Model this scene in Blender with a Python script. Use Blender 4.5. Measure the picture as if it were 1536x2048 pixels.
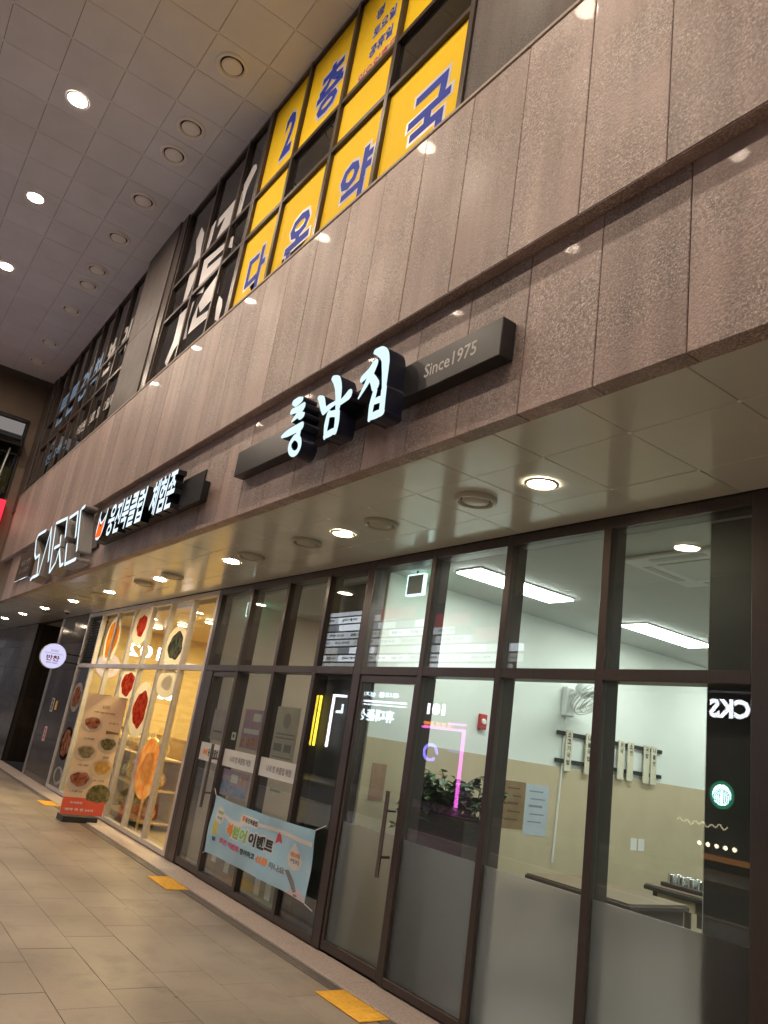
import bpy, bmesh, math, random
from mathutils import Matrix, Vector

random.seed(7)
scene = bpy.context.scene
COL = scene.collection
for o in list(bpy.data.objects):
    bpy.data.objects.remove(o)

# ------------------------------------------------------------------ camera
cam_data = bpy.data.cameras.new('camera')
cam_data.sensor_fit = 'VERTICAL'
cam_data.sensor_height = 36.0
cam_data.lens = 26.72
cam_data.clip_start = 0.05
cam_data.clip_end = 600
cam = bpy.data.objects.new('camera', cam_data)
COL.objects.link(cam)
cam.matrix_world = Matrix((
    (0.57830067, -(-0.15688967), -(-0.800596), 0.0),
    (0.80266513, -0.2849599, -0.5239528, -3.655),
    (0.14593498, 0.94561276, -0.29072237, 1.6),
    (0, 0, 0, 1)))
scene.camera = cam

# ------------------------------------------------------------------ night sky and exposure
world = bpy.data.worlds.new('World')
scene.world = world
world.use_nodes = True
wn = world.node_tree.nodes
wl = world.node_tree.links
wn.clear()
w_out = wn.new('ShaderNodeOutputWorld')
w_bg = wn.new('ShaderNodeBackground')
w_mix = wn.new('ShaderNodeMix')
w_mix.data_type = 'RGBA'
w_sky = wn.new('ShaderNodeTexSky')
w_sky.sky_type = 'NISHITA'
w_sky.sun_disc = False
w_sky.sun_elevation = math.radians(-6.0)
w_sky.sun_rotation = math.radians(200)
w_mix.inputs[0].default_value = 0.97
w_mix.inputs[7].default_value = (0.90, 0.84, 0.88, 1)      # city glow on a low night sky
wl.new(w_sky.outputs[0], w_mix.inputs[6])
wl.new(w_mix.outputs[2], w_bg.inputs[0])
w_bg.inputs[1].default_value = 0.50
wl.new(w_bg.outputs[0], w_out.inputs[0])

scene.view_settings.view_transform = 'Standard'
scene.view_settings.look = 'None'
scene.view_settings.gamma = 1.0
scene.view_settings.exposure = 0.88
scene.view_settings.use_curve_mapping = False
scene.render.engine = 'CYCLES'
cy = scene.cycles
cy.max_bounces = 7
cy.diffuse_bounces = 4
cy.glossy_bounces = 4
cy.transmission_bounces = 4
cy.transparent_max_bounces = 20
cy.sample_clamp_indirect = 4.0
cy.sample_clamp_direct = 0.0
cy.caustics_reflective = False
cy.caustics_refractive = False
cy.blur_glossy = 0.5
cy.use_denoising = True
try:
    cy.denoiser = 'OPENIMAGEDENOISE'
    cy.denoising_input_passes = 'RGB_ALBEDO_NORMAL'
    cy.use_light_tree = True
except Exception:
    pass

# ------------------------------------------------------------------ materials
MATS = {}


def _new(name):
    m = bpy.data.materials.new(name)
    m.use_nodes = True
    m.node_tree.nodes.clear()
    return m, m.node_tree.nodes, m.node_tree.links


def pbr(name, col, rough=0.5, metal=0.0, spec=0.5, noise=0.0, nscale=8.0, bump=0.0, bscale=60.0,
        rand=0.0, coat=0.0, stain=0.0, col2=None, nstretch=None, rvar=0.0, detail=4.0):
    """Principled surface with procedural mottling, per-piece variation and fine relief."""
    if name in MATS:
        return MATS[name]
    m, n, l = _new(name)
    out = n.new('ShaderNodeOutputMaterial')
    b = n.new('ShaderNodeBsdfPrincipled')
    l.new(b.outputs[0], out.inputs[0])
    b.inputs['Base Color'].default_value = (*col, 1)
    b.inputs['Roughness'].default_value = rough
    b.inputs['Metallic'].default_value = metal
    b.inputs['Specular IOR Level'].default_value = spec
    b.inputs['Coat Weight'].default_value = coat
    b.inputs['Coat Roughness'].default_value = 0.04
    need = noise > 0 or bump > 0 or rand > 0 or rvar > 0
    if need:
        geo = n.new('ShaderNodeNewGeometry')
        vec = geo.outputs['Position']
        if nstretch:
            mp = n.new('ShaderNodeMapping')
            mp.inputs['Scale'].default_value = nstretch
            l.new(vec, mp.inputs[0])
            vec2 = mp.outputs[0]
        else:
            vec2 = vec
    last = None
    if noise > 0:
        t = n.new('ShaderNodeTexNoise')
        t.inputs['Scale'].default_value = nscale
        t.inputs['Detail'].default_value = detail
        t.inputs['Roughness'].default_value = 0.65
        l.new(vec2, t.inputs['Vector'])
        cr = n.new('ShaderNodeMapRange')
        cr.inputs[1].default_value = 0.32
        cr.inputs[2].default_value = 0.68
        l.new(t.outputs[0], cr.inputs[0])
        mx = n.new('ShaderNodeMix')
        mx.data_type = 'RGBA'
        c2 = col2 if col2 else tuple(min(1, c * (1 + noise)) for c in col)
        c1 = col if col2 else tuple(c * (1 - noise) for c in col)
        mx.inputs[6].default_value = (*c1, 1)
        mx.inputs[7].default_value = (*c2, 1)
        l.new(cr.outputs[0], mx.inputs[0])
        last = mx.outputs[2]
        if rvar > 0:
            rr = n.new('ShaderNodeMapRange')
            rr.inputs[3].default_value = max(0.02, rough - rvar)
            rr.inputs[4].default_value = rough + rvar
            t2 = n.new('ShaderNodeTexNoise')
            t2.inputs['Scale'].default_value = nscale * 0.3
            t2.inputs['Detail'].default_value = 3
            l.new(vec2, t2.inputs['Vector'])
            l.new(t2.outputs[0], rr.inputs[0])
            l.new(rr.outputs[0], b.inputs['Roughness'])
    if rand > 0:
        oi = n.new('ShaderNodeObjectInfo')
        mr = n.new('ShaderNodeMapRange')
        mr.inputs[3].default_value = 1 - rand
        mr.inputs[4].default_value = 1 + rand
        l.new(oi.outputs['Random'], mr.inputs[0])
        hs = n.new('ShaderNodeHueSaturation')
        if last:
            l.new(last, hs.inputs['Color'])
        else:
            hs.inputs['Color'].default_value = (*col, 1)
        l.new(mr.outputs[0], hs.inputs['Value'])
        last = hs.outputs[0]
    if stain > 0 and last:
        t = n.new('ShaderNodeTexNoise')
        t.inputs['Scale'].default_value = 1.1
        t.inputs['Detail'].default_value = 8
        t.inputs['Roughness'].default_value = 0.7
        l.new(vec, t.inputs['Vector'])
        sr = n.new('ShaderNodeMapRange')
        sr.inputs[1].default_value = 0.47
        sr.inputs[2].default_value = 0.66
        sr.inputs[3].default_value = 1.0
        sr.inputs[4].default_value = 1.0 - stain
        l.new(t.outputs[0], sr.inputs[0])
        sv = n.new('ShaderNodeTexVoronoi')
        sv.inputs['Scale'].default_value = 2.6
        l.new(vec, sv.inputs['Vector'])
        sg = n.new('ShaderNodeMapRange')
        sg.inputs[1].default_value = 0.035
        sg.inputs[2].default_value = 0.06
        sg.inputs[3].default_value = 0.55
        sg.inputs[4].default_value = 1.0
        l.new(sv.outputs['Distance'], sg.inputs[0])
        mm = n.new('ShaderNodeMath')
        mm.operation = 'MULTIPLY'
        l.new(sr.outputs[0], mm.inputs[0])
        l.new(sg.outputs[0], mm.inputs[1])
        hs = n.new('ShaderNodeHueSaturation')
        l.new(last, hs.inputs['Color'])
        l.new(mm.outputs[0], hs.inputs['Value'])
        last = hs.outputs[0]
    if last:
        l.new(last, b.inputs['Base Color'])
    if bump > 0:
        t = n.new('ShaderNodeTexNoise')
        t.inputs['Scale'].default_value = bscale
        t.inputs['Detail'].default_value = 3
        l.new(vec2, t.inputs['Vector'])
        bp = n.new('ShaderNodeBump')
        bp.inputs['Strength'].default_value = bump
        bp.inputs['Distance'].default_value = 0.01
        l.new(t.outputs[0], bp.inputs['Height'])
        l.new(bp.outputs[0], b.inputs['Normal'])
    MATS[name] = m
    return m


def print_film(name, col, col2, sc, share=0.5):
    """printed window sticker: shows its print by the light in front and glows with the room behind"""
    if name in MATS:
        return MATS[name]
    m, n, l = _new(name)
    out = n.new('ShaderNodeOutputMaterial')
    geo = n.new('ShaderNodeNewGeometry')
    t = n.new('ShaderNodeTexNoise')
    t.inputs['Scale'].default_value = sc
    t.inputs['Detail'].default_value = 6
    l.new(geo.outputs['Position'], t.inputs['Vector'])
    r = n.new('ShaderNodeMapRange')
    r.inputs[1].default_value = 0.35
    r.inputs[2].default_value = 0.65
    l.new(t.outputs[0], r.inputs[0])
    x = n.new('ShaderNodeMix')
    x.data_type = 'RGBA'
    x.inputs[6].default_value = (*col, 1)
    x.inputs[7].default_value = (*col2, 1)
    l.new(r.outputs[0], x.inputs[0])
    d = n.new('ShaderNodeBsdfDiffuse')
    tl = n.new('ShaderNodeBsdfTranslucent')
    l.new(x.outputs[2], d.inputs[0])
    l.new(x.outputs[2], tl.inputs[0])
    ms = n.new('ShaderNodeMixShader')
    ms.inputs[0].default_value = share
    l.new(d.outputs[0], ms.inputs[1])
    l.new(tl.outputs[0], ms.inputs[2])
    l.new(ms.outputs[0], out.inputs[0])
    MATS[name] = m
    return m


def emit(name, col, strength, lamp=False):
    if name in MATS:
        return MATS[name]
    m, n, l = _new(name)
    out = n.new('ShaderNodeOutputMaterial')
    e = n.new('ShaderNodeEmission')
    e.inputs[0].default_value = (*col, 1)
    e.inputs[1].default_value = strength
    l.new(e.outputs[0], out.inputs[0])
    m.cycles.emission_sampling = 'AUTO' if lamp else 'NONE'
    MATS[name] = m
    return m


def two_sided_fresnel(n, l, ior):
    """Fresnel that treats both faces of a thin pane alike"""
    fr = n.new('ShaderNodeFresnel')
    ge = n.new('ShaderNodeNewGeometry')
    mr = n.new('ShaderNodeMapRange')
    mr.inputs[3].default_value = ior
    mr.inputs[4].default_value = 1.0 / ior
    l.new(ge.outputs['Backfacing'], mr.inputs[0])
    l.new(mr.outputs[0], fr.inputs[0])
    return fr


def glass(name, tint=(0.93, 0.97, 0.95), ior=1.5, extra=0.0):
    """Window pane: clear with Fresnel mirror reflection, a faint dust veil."""
    if name in MATS:
        return MATS[name]
    m, n, l = _new(name)
    out = n.new('ShaderNodeOutputMaterial')
    tr = n.new('ShaderNodeBsdfTransparent')
    tr.inputs[0].default_value = (*tint, 1)
    gl = n.new('ShaderNodeBsdfGlossy')
    gl.inputs['Roughness'].default_value = 0.0
    gl.inputs['Color'].default_value = (1, 1, 1, 1)
    fr = two_sided_fresnel(n, l, ior)
    mx = n.new('ShaderNodeMixShader')
    l.new(fr.outputs[0], mx.inputs[0])
    l.new(tr.outputs[0], mx.inputs[1])
    l.new(gl.outputs[0], mx.inputs[2])
    last = mx.outputs[0]
    if extra > 0:
        df = n.new('ShaderNodeBsdfDiffuse')
        df.inputs[0].default_value = (0.6, 0.62, 0.6, 1)
        geo = n.new('ShaderNodeNewGeometry')
        t = n.new('ShaderNodeTexNoise')
        t.inputs['Scale'].default_value = 3.0
        t.inputs['Detail'].default_value = 6
        l.new(geo.outputs['Position'], t.inputs['Vector'])
        mr = n.new('ShaderNodeMapRange')
        mr.inputs[1].default_value = 0.35
        mr.inputs[2].default_value = 0.8
        mr.inputs[4].default_value = extra
        l.new(t.outputs[0], mr.inputs[0])
        m2 = n.new('ShaderNodeMixShader')
        l.new(mr.outputs[0], m2.inputs[0])
        l.new(last, m2.inputs[1])
        l.new(df.outputs[0], m2.inputs[2])
        last = m2.outputs[0]
    l.new(last, out.inputs[0])
    MATS[name] = m
    return m


def frost(name):
    """Frosted film: blurs what stands close behind it and scatters the light of the room."""
    if name in MATS:
        return MATS[name]
    m, n, l = _new(name)
    out = n.new('ShaderNodeOutputMaterial')
    tl = n.new('ShaderNodeBsdfTranslucent')
    tl.inputs[0].default_value = (0.92, 0.90, 0.87, 1)
    df = n.new('ShaderNodeBsdfDiffuse')
    df.inputs[0].default_value = (0.30, 0.30, 0.30, 1)
    rf = n.new('ShaderNodeBsdfRefraction')
    rf.inputs['Color'].default_value = (1.0, 0.98, 0.97, 1)
    rf.inputs['Roughness'].default_value = 0.40
    rf.inputs['IOR'].default_value = 1.25
    gl = n.new('ShaderNodeBsdfGlossy')
    gl.inputs['Roughness'].default_value = 0.3
    m1 = n.new('ShaderNodeMixShader')
    m1.inputs[0].default_value = 0.18
    l.new(tl.outputs[0], m1.inputs[1])
    l.new(df.outputs[0], m1.inputs[2])
    m2 = n.new('ShaderNodeMixShader')
    m2.inputs[0].default_value = 0.80
    l.new(m1.outputs[0], m2.inputs[1])
    l.new(rf.outputs[0], m2.inputs[2])
    fr = two_sided_fresnel(n, l, 1.35)
    m3 = n.new('ShaderNodeMixShader')
    l.new(fr.outputs[0], m3.inputs[0])
    l.new(m2.outputs[0], m3.inputs[1])
    l.new(gl.outputs[0], m3.inputs[2])
    l.new(m3.outputs[0], out.inputs[0])
    MATS[name] = m
    return m


def granite(name, base, dark, light, pink, rough=0.3, bump=0.12, coat=0.0):
    """Flamed granite: three grain sizes of crystals, cloudy tone, per-slab shade and grain offset."""
    if name in MATS:
        return MATS[name]
    m, n, l = _new(name)
    out = n.new('ShaderNodeOutputMaterial')
    b = n.new('ShaderNodeBsdfPrincipled')
    l.new(b.outputs[0], out.inputs[0])
    geo = n.new('ShaderNodeNewGeometry')
    oi = n.new('ShaderNodeObjectInfo')
    add = n.new('ShaderNodeVectorMath')
    add.operation = 'MULTIPLY_ADD'
    add.inputs[1].default_value = (1, 1, 1)
    mul = n.new('ShaderNodeVectorMath')
    mul.operation = 'SCALE'
    mul.inputs[0].default_value = (7.3, 3.1, 5.7)
    l.new(oi.outputs['Random'], mul.inputs['Scale'])
    l.new(geo.outputs['Position'], add.inputs[0])
    l.new(mul.outputs[0], add.inputs[2])

    def nz(scale, det, rg=0.6, lo=0.4, hi=0.6):
        t = n.new('ShaderNodeTexNoise')
        t.inputs['Scale'].default_value = scale
        t.inputs['Detail'].default_value = det
        t.inputs['Roughness'].default_value = rg
        l.new(add.outputs[0], t.inputs['Vector'])
        r = n.new('ShaderNodeMapRange')
        r.inputs[1].default_value = lo
        r.inputs[2].default_value = hi
        l.new(t.outputs[0], r.inputs[0])
        return r.outputs[0]

    def mix(f, a, bcol):
        x = n.new('ShaderNodeMix')
        x.data_type = 'RGBA'
        if isinstance(f, float):
            x.inputs[0].default_value = f
        else:
            l.new(f, x.inputs[0])
        for sock, v in ((6, a), (7, bcol)):
            if isinstance(v, tuple):
                x.inputs[sock].default_value = (*v, 1)
            else:
                l.new(v, x.inputs[sock])
        return x.outputs[2]
    c = mix(nz(78, 3, 0.6, 0.42, 0.60), dark, base)
    c = mix(nz(105, 2, 0.5, 0.57, 0.66), c, light)
    c = mix(nz(2.2, 4, 0.6, 0.35, 0.72), c, pink)
    # faint run-off streaks down the slabs
    mpz = n.new('ShaderNodeMapping')
    mpz.inputs['Scale'].default_value = (9, 9, 0.55)
    l.new(add.outputs[0], mpz.inputs[0])
    ts = n.new('ShaderNodeTexNoise')
    ts.inputs['Scale'].default_value = 1.0
    ts.inputs['Detail'].default_value = 5
    l.new(mpz.outputs[0], ts.inputs['Vector'])
    rs_ = n.new('ShaderNodeMapRange')
    rs_.inputs[1].default_value = 0.35
    rs_.inputs[2].default_value = 0.62
    rs_.inputs[3].default_value = 0.84
    rs_.inputs[4].default_value = 1.05
    l.new(ts.outputs[0], rs_.inputs[0])
    hs = n.new('ShaderNodeHueSaturation')
    mr = n.new('ShaderNodeMapRange')
    mr.inputs[3].default_value = 0.86
    mr.inputs[4].default_value = 1.14
    l.new(oi.outputs['Random'], mr.inputs[0])
    vm = n.new('ShaderNodeMath')
    vm.operation = 'MULTIPLY'
    l.new(mr.outputs[0], vm.inputs[0])
    l.new(rs_.outputs[0], vm.inputs[1])
    l.new(vm.outputs[0], hs.inputs['Value'])
    l.new(c, hs.inputs['Color'])
    l.new(hs.outputs[0], b.inputs['Base Color'])
    rr = n.new('ShaderNodeMapRange')
    rr.inputs[3].default_value = rough - 0.07
    rr.inputs[4].default_value = rough + 0.1
    l.new(nz(1.6, 3, 0.6, 0.3, 0.7), rr.inputs[0])
    l.new(rr.outputs[0], b.inputs['Roughness'])
    b.inputs['Specular IOR Level'].default_value = 0.4
    b.inputs['Coat Weight'].default_value = coat
    b.inputs['Coat Roughness'].default_value = 0.03
    t = n.new('ShaderNodeTexNoise')
    t.inputs['Scale'].default_value = 85
    t.inputs['Detail'].default_value = 2
    l.new(add.outputs[0], t.inputs['Vector'])
    bp = n.new('ShaderNodeBump')
    bp.inputs['Strength'].default_value = bump
    bp.inputs['Distance'].default_value = 0.006
    l.new(t.outputs[0], bp.inputs['Height'])
    l.new(bp.outputs[0], b.inputs['Normal'])
    MATS[name] = m
    return m


M_granite = granite('brown granite', (0.455, 0.35, 0.31), (0.225, 0.178, 0.158), (0.68, 0.585, 0.535), (0.43, 0.315, 0.28), 0.47, 0.36, 0.014)
M_coping = pbr('coping stone', (0.46, 0.39, 0.33), 0.7, spec=0.2, noise=0.2, nscale=40)
M_ceil = pbr('ceiling panel paint', (0.78, 0.80, 0.91), 0.5, noise=0.05, nscale=1.3, rand=0.035)
M_soffit = pbr('soffit panel enamel', (0.71, 0.735, 0.665), 0.15, spec=0.7, noise=0.05, nscale=1.1, rand=0.03, bump=0.02, bscale=4)
M_gap = pbr('joint shadow gap', (0.02, 0.018, 0.016), 0.8)
M_ceilgap = pbr('ceiling grid gap', (0.12, 0.11, 0.11), 0.8)
M_frame = pbr('dark bronze aluminium', (0.062, 0.046, 0.040), 0.36, metal=0.3, noise=0.15, nscale=20, nstretch=(6, 6, 0.6))
M_white_frame = pbr('pale aluminium', (0.56, 0.52, 0.50), 0.4, metal=0.15, noise=0.08, nscale=15)
M_glass = glass('storefront glass', extra=0.012)
M_upglass = glass('upper window glass', (0.35, 0.36, 0.36), 1.55, extra=0.03)
M_frost = frost('frosted film')
M_black = pbr('black paint', (0.012, 0.012, 0.013), 0.35, noise=0.2, nscale=12)
M_signbar = pbr('dark grey sign enamel', (0.022, 0.021, 0.022), 0.3, noise=0.2, nscale=9)
M_rubber = pbr('black plastic', (0.015, 0.015, 0.015), 0.5)
M_steel = pbr('brushed steel', (0.42, 0.40, 0.38), 0.3, metal=0.9, noise=0.12, nscale=30, nstretch=(8, 8, 0.5))
M_handle = pbr('bronze pull handle', (0.20, 0.16, 0.14), 0.32, metal=0.8, noise=0.1, nscale=30)
M_ceiltrim = pbr('ceiling trim white', (0.93, 0.92, 0.95), 0.35)
M_whitep = pbr('white paint', (0.74, 0.74, 0.71), 0.5, noise=0.04, nscale=6)
M_paper = pbr('white paper', (0.72, 0.71, 0.68), 0.7, noise=0.05, nscale=9)
M_print = pbr('black print', (0.03, 0.03, 0.03), 0.6)

# ------------------------------------------------------------------ building blocks
WL = {}          # world position of every object made here


def link(o, parent, w):
    COL.objects.link(o)
    if parent is not None:
        o.parent = parent
        o.location = Vector(w) - WL[parent.name]
    else:
        o.location = w
    WL[o.name] = Vector(w)
    return o


def tag(o, label=None, cat=None, group=None, kind=None):
    if label:
        o['label'] = label
    if cat:
        o['category'] = cat
    if group:
        o['group'] = group
    if kind:
        o['kind'] = kind
    return o


def thing(name, loc, label, cat, group=None):
    o = bpy.data.objects.new(name, None)
    o.empty_display_size = 0.1
    link(o, None, loc)
    return tag(o, label, cat, group)


def raw(name, verts, faces, mats, parent=None, fm=None, smooth=False):
    """mesh from world-space vertices; origin put at the middle of its bounds"""
    xs = [v[0] for v in verts]
    ys = [v[1] for v in verts]
    zs = [v[2] for v in verts]
    c = ((min(xs) + max(xs)) / 2, (min(ys) + max(ys)) / 2, (min(zs) + max(zs)) / 2)
    me = bpy.data.meshes.new(name)
    me.from_pydata([(v[0] - c[0], v[1] - c[1], v[2] - c[2]) for v in verts], [], faces)
    if not isinstance(mats, (list, tuple)):
        mats = [mats]
    for m in mats:
        me.materials.append(m)
    if fm:
        for p, i in zip(me.polygons, fm):
            p.material_index = i
    if smooth:
        for p in me.polygons:
            p.use_smooth = True
    me.update()
    o = bpy.data.objects.new(name, me)
    return link(o, parent, c)


class MB:
    """collects shapes into one mesh"""

    def __init__(self):
        self.v = []
        self.f = []
        self.m = []

    def quad(self, pts, mi=0):
        k = len(self.v)
        self.v += [tuple(p) for p in pts]
        self.f.append(tuple(range(k, k + len(pts))))
        self.m.append(mi)
        return self

    def box(self, x0, x1, y0, y1, z0, z1, mi=0):
        k = len(self.v)
        self.v += [(x0, y0, z0), (x1, y0, z0), (x1, y1, z0), (x0, y1, z0), (x0, y0, z1), (x1, y0, z1), (x1, y1, z1), (x0, y1, z1)]
        for q in ((0, 3, 2, 1), (4, 5, 6, 7), (0, 1, 5, 4), (1, 2, 6, 5), (2, 3, 7, 6), (3, 0, 4, 7)):
            self.f.append(tuple(k + i for i in q))
            self.m.append(mi)
        return self

    def cyl(self, p0, p1, r0, r1=None, n=12, mi=0, caps=True):
        r1 = r0 if r1 is None else r1
        a = Vector(p0)
        b = Vector(p1)
        d = (b - a).normalized()
        u = d.orthogonal().normalized()
        w = d.cross(u)
        k = len(self.v)
        for c, r in ((a, r0), (b, r1)):
            for i in range(n):
                t = 2 * math.pi * i / n
                self.v.append(tuple(c + u * (r * math.cos(t)) + w * (r * math.sin(t))))
        for i in range(n):
            j = (i + 1) % n
            self.f.append((k + i, k + j, k + n + j, k + n + i))
            self.m.append(mi)
        if caps:
            self.f.append(tuple(k + i for i in reversed(range(n))))
            self.f.append(tuple(k + n + i for i in range(n)))
            self.m += [mi, mi]
        return self

    def lathe(self, c, axis, prof, n=20, mi=0):
        """prof: list of (radius, height along axis)"""
        d = Vector(axis).normalized()
        u = d.orthogonal().normalized()
        w = d.cross(u)
        c = Vector(c)
        k = len(self.v)
        for r, hgt in prof:
            for i in range(n):
                t = 2 * math.pi * i / n
                self.v.append(tuple(c + d * hgt + u * (r * math.cos(t)) + w * (r * math.sin(t))))
        for s in range(len(prof) - 1):
            for i in range(n):
                j = (i + 1) % n
                self.f.append((k + s * n + i, k + s * n + j, k + (s + 1) * n + j, k + (s + 1) * n + i))
                self.m.append(mi)
        return self

    def tube(self, pts, r, n=6, mi=0):
        for a, b in zip(pts[:-1], pts[1:]):
            self.cyl(a, b, r, r, n, mi)
        return self

    def disc(self, c, axis, rx, rz=None, n=24, mi=0, up=(0, 0, 1)):
        rz = rx if rz is None else rz
        d = Vector(axis).normalized()
        upv = Vector(up)
        if abs(d.dot(upv)) > 0.95:
            upv = Vector((0, 1, 0))
        u = upv.cross(d).normalized()
        w = d.cross(u)
        k = len(self.v)
        c = Vector(c)
        for i in range(n):
            t = 2 * math.pi * i / n
            self.v.append(tuple(c + u * (rx * math.cos(t)) + w * (rz * math.sin(t))))
        self.f.append(tuple(range(k, k + n)))
        self.m.append(mi)
        return self

    def build(self, name, mats, parent=None, smooth=False):
        return raw(name, self.v, self.f, mats, parent, self.m, smooth)


def bx(name, parent, mat, x0, x1, y0, y1, z0, z1, bev=0.0):
    """box part, edges softened when bev is given"""
    if bev <= 0:
        return MB().box(x0, x1, y0, y1, z0, z1).build(name, mat, parent)
    bm = bmesh.new()
    bmesh.ops.create_cube(bm, size=1)
    bmesh.ops.scale(bm, vec=(x1 - x0, y1 - y0, z1 - z0), verts=bm.verts)
    bmesh.ops.bevel(bm, geom=list(bm.edges), offset=bev, segments=1, affect='EDGES')
    me = bpy.data.meshes.new(name)
    bm.to_mesh(me)
    bm.free()
    me.materials.append(mat)
    return link(bpy.data.objects.new(name, me), parent, ((x0 + x1) / 2, (y0 + y1) / 2, (z0 + z1) / 2))


def slab_mesh(name, sx, sy, sz, ch, mat, face):
    """flat piece with chamfered show face; face is the axis of the show side"""
    bm = bmesh.new()
    bmesh.ops.create_cube(bm, size=1)
    bmesh.ops.scale(bm, vec=(sx, sy, sz), verts=bm.verts)
    fv = Vector(face)
    for f in bm.faces:
        if f.normal.dot(fv) > 0.9:
            es = list(f.edges)
            bmesh.ops.bevel(bm, geom=es, offset=ch, segments=1, affect='EDGES')
            break
    me = bpy.data.meshes.new(name)
    bm.to_mesh(me)
    bm.free()
    me.materials.append(mat)
    return me


def inst(name, me, parent, loc):
    return link(bpy.data.objects.new(name, me), parent, loc)


# ---- lettering ----------------------------------------------------
_tc = bpy.data.curves.new('lettering_source', 'FONT')
_to = bpy.data.objects.new('lettering_source', _tc)
_ts = bpy.data.scenes.new('lettering_workshop')
_ts.collection.objects.link(_to)


JOBS = []        # lettering is collected here and set in one go at the end, grouped by weight


def typeset(bodies, bold, res):
    """outlines of many short texts from one evaluation: one text per line, split by line"""
    PITCH = 6.0
    _tc.body = '\n'.join(bodies)
    _tc.offset = bold
    _tc.extrude = 0.0
    _tc.resolution_u = res
    _tc.align_x = 'LEFT'
    _tc.space_line = PITCH
    _vl = _ts.view_layers[0]
    _vl.update()
    me = bpy.data.meshes.new_from_object(_to.evaluated_get(_vl.depsgraph))
    V = [tuple(v.co) for v in me.vertices]
    F = [tuple(p.vertices) for p in me.polygons]
    bpy.data.meshes.remove(me)
    out = [([], [], {}) for _ in bodies]
    for f in F:
        ym = sum(V[i][1] for i in f) / len(f)
        k = min(len(bodies) - 1, max(0, int(round(-(ym - 0.3) / PITCH))))
        vs, fs, mp = out[k]
        idx = []
        for i in f:
            if i not in mp:
                mp[i] = len(vs)
                vs.append((V[i][0], V[i][1] + k * PITCH))
            idx.append(mp[i])
        fs.append(tuple(idx))
    return {bd: (o[0], o[1]) for bd, o in zip(bodies, out)}


def thicken(vs, fs):
    """flat outline -> front, back and side faces; depth runs 0 (front) .. 1 (back)"""
    n = len(vs)
    cnt = {}
    for f in fs:
        for i, j in zip(f, f[1:] + f[:1]):
            cnt[(i, j)] = 1
    V = [(v[0], v[1], 0.0) for v in vs] + [(v[0], v[1], 1.0) for v in vs]
    F = list(fs)
    M = [0] * len(fs)
    for f in fs:
        F.append(tuple(i + n for i in reversed(f)))
        M.append(1)
    for (i, j) in cnt:
        if (j, i) not in cnt:
            F.append((i, i + n, j + n, j))
            M.append(1)
    return V, F, M


def basis(facing):
    if facing == '-y':
        return Vector((1, 0, 0)), Vector((0, 0, 1)), Vector((0, -1, 0))
    if facing == '+y':
        return Vector((-1, 0, 0)), Vector((0, 0, 1)), Vector((0, 1, 0))
    if facing == '+x':
        return Vector((0, 1, 0)), Vector((0, 0, 1)), Vector((1, 0, 0))
    raise ValueError(facing)


def text(name, body, center, w, h, mats, parent, facing='-y', bold=0.0, depth=0.0, rot=0.0, res=2):
    """lettering fitted into w x h, front face at `center`, thickness behind it.
    mats: one material, or (front, sides)"""
    u, v_, n_ = basis(facing)
    c = Vector(center)

    def place(a, b, d):
        return tuple(c + u * (a * w) + v_ * (b * h) - n_ * (d * depth))
    JOBS.append((name, body, bold, res, depth > 0, place, mats, parent))


def set_type():
    groups = {}
    for j in JOBS:
        groups.setdefault((j[2], j[3]), []).append(j)
    for (bold, res), js in groups.items():
        lib = typeset(sorted({j[1] for j in js}), bold, res)
        for name, body, _b, _r, solid, place, mats, parent in js:
            vs, fs = lib[body]
            if not vs:
                continue
            x0 = min(v[0] for v in vs)
            x1 = max(v[0] for v in vs)
            y0 = min(v[1] for v in vs)
            y1 = max(v[1] for v in vs)
            nv = [((v[0] - x0) / (x1 - x0) - .5, (v[1] - y0) / (y1 - y0) - .5) for v in vs]
            ml = list(mats) if isinstance(mats, (list, tuple)) else [mats]
            if solid:
                V, F, M = thicken(nv, fs)
                raw(name, [place(*p) for p in V], F, ml, parent, M if len(ml) > 1 else None)
            else:
                raw(name, [place(p[0], p[1], 0.0) for p in nv], fs, ml, parent)


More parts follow.
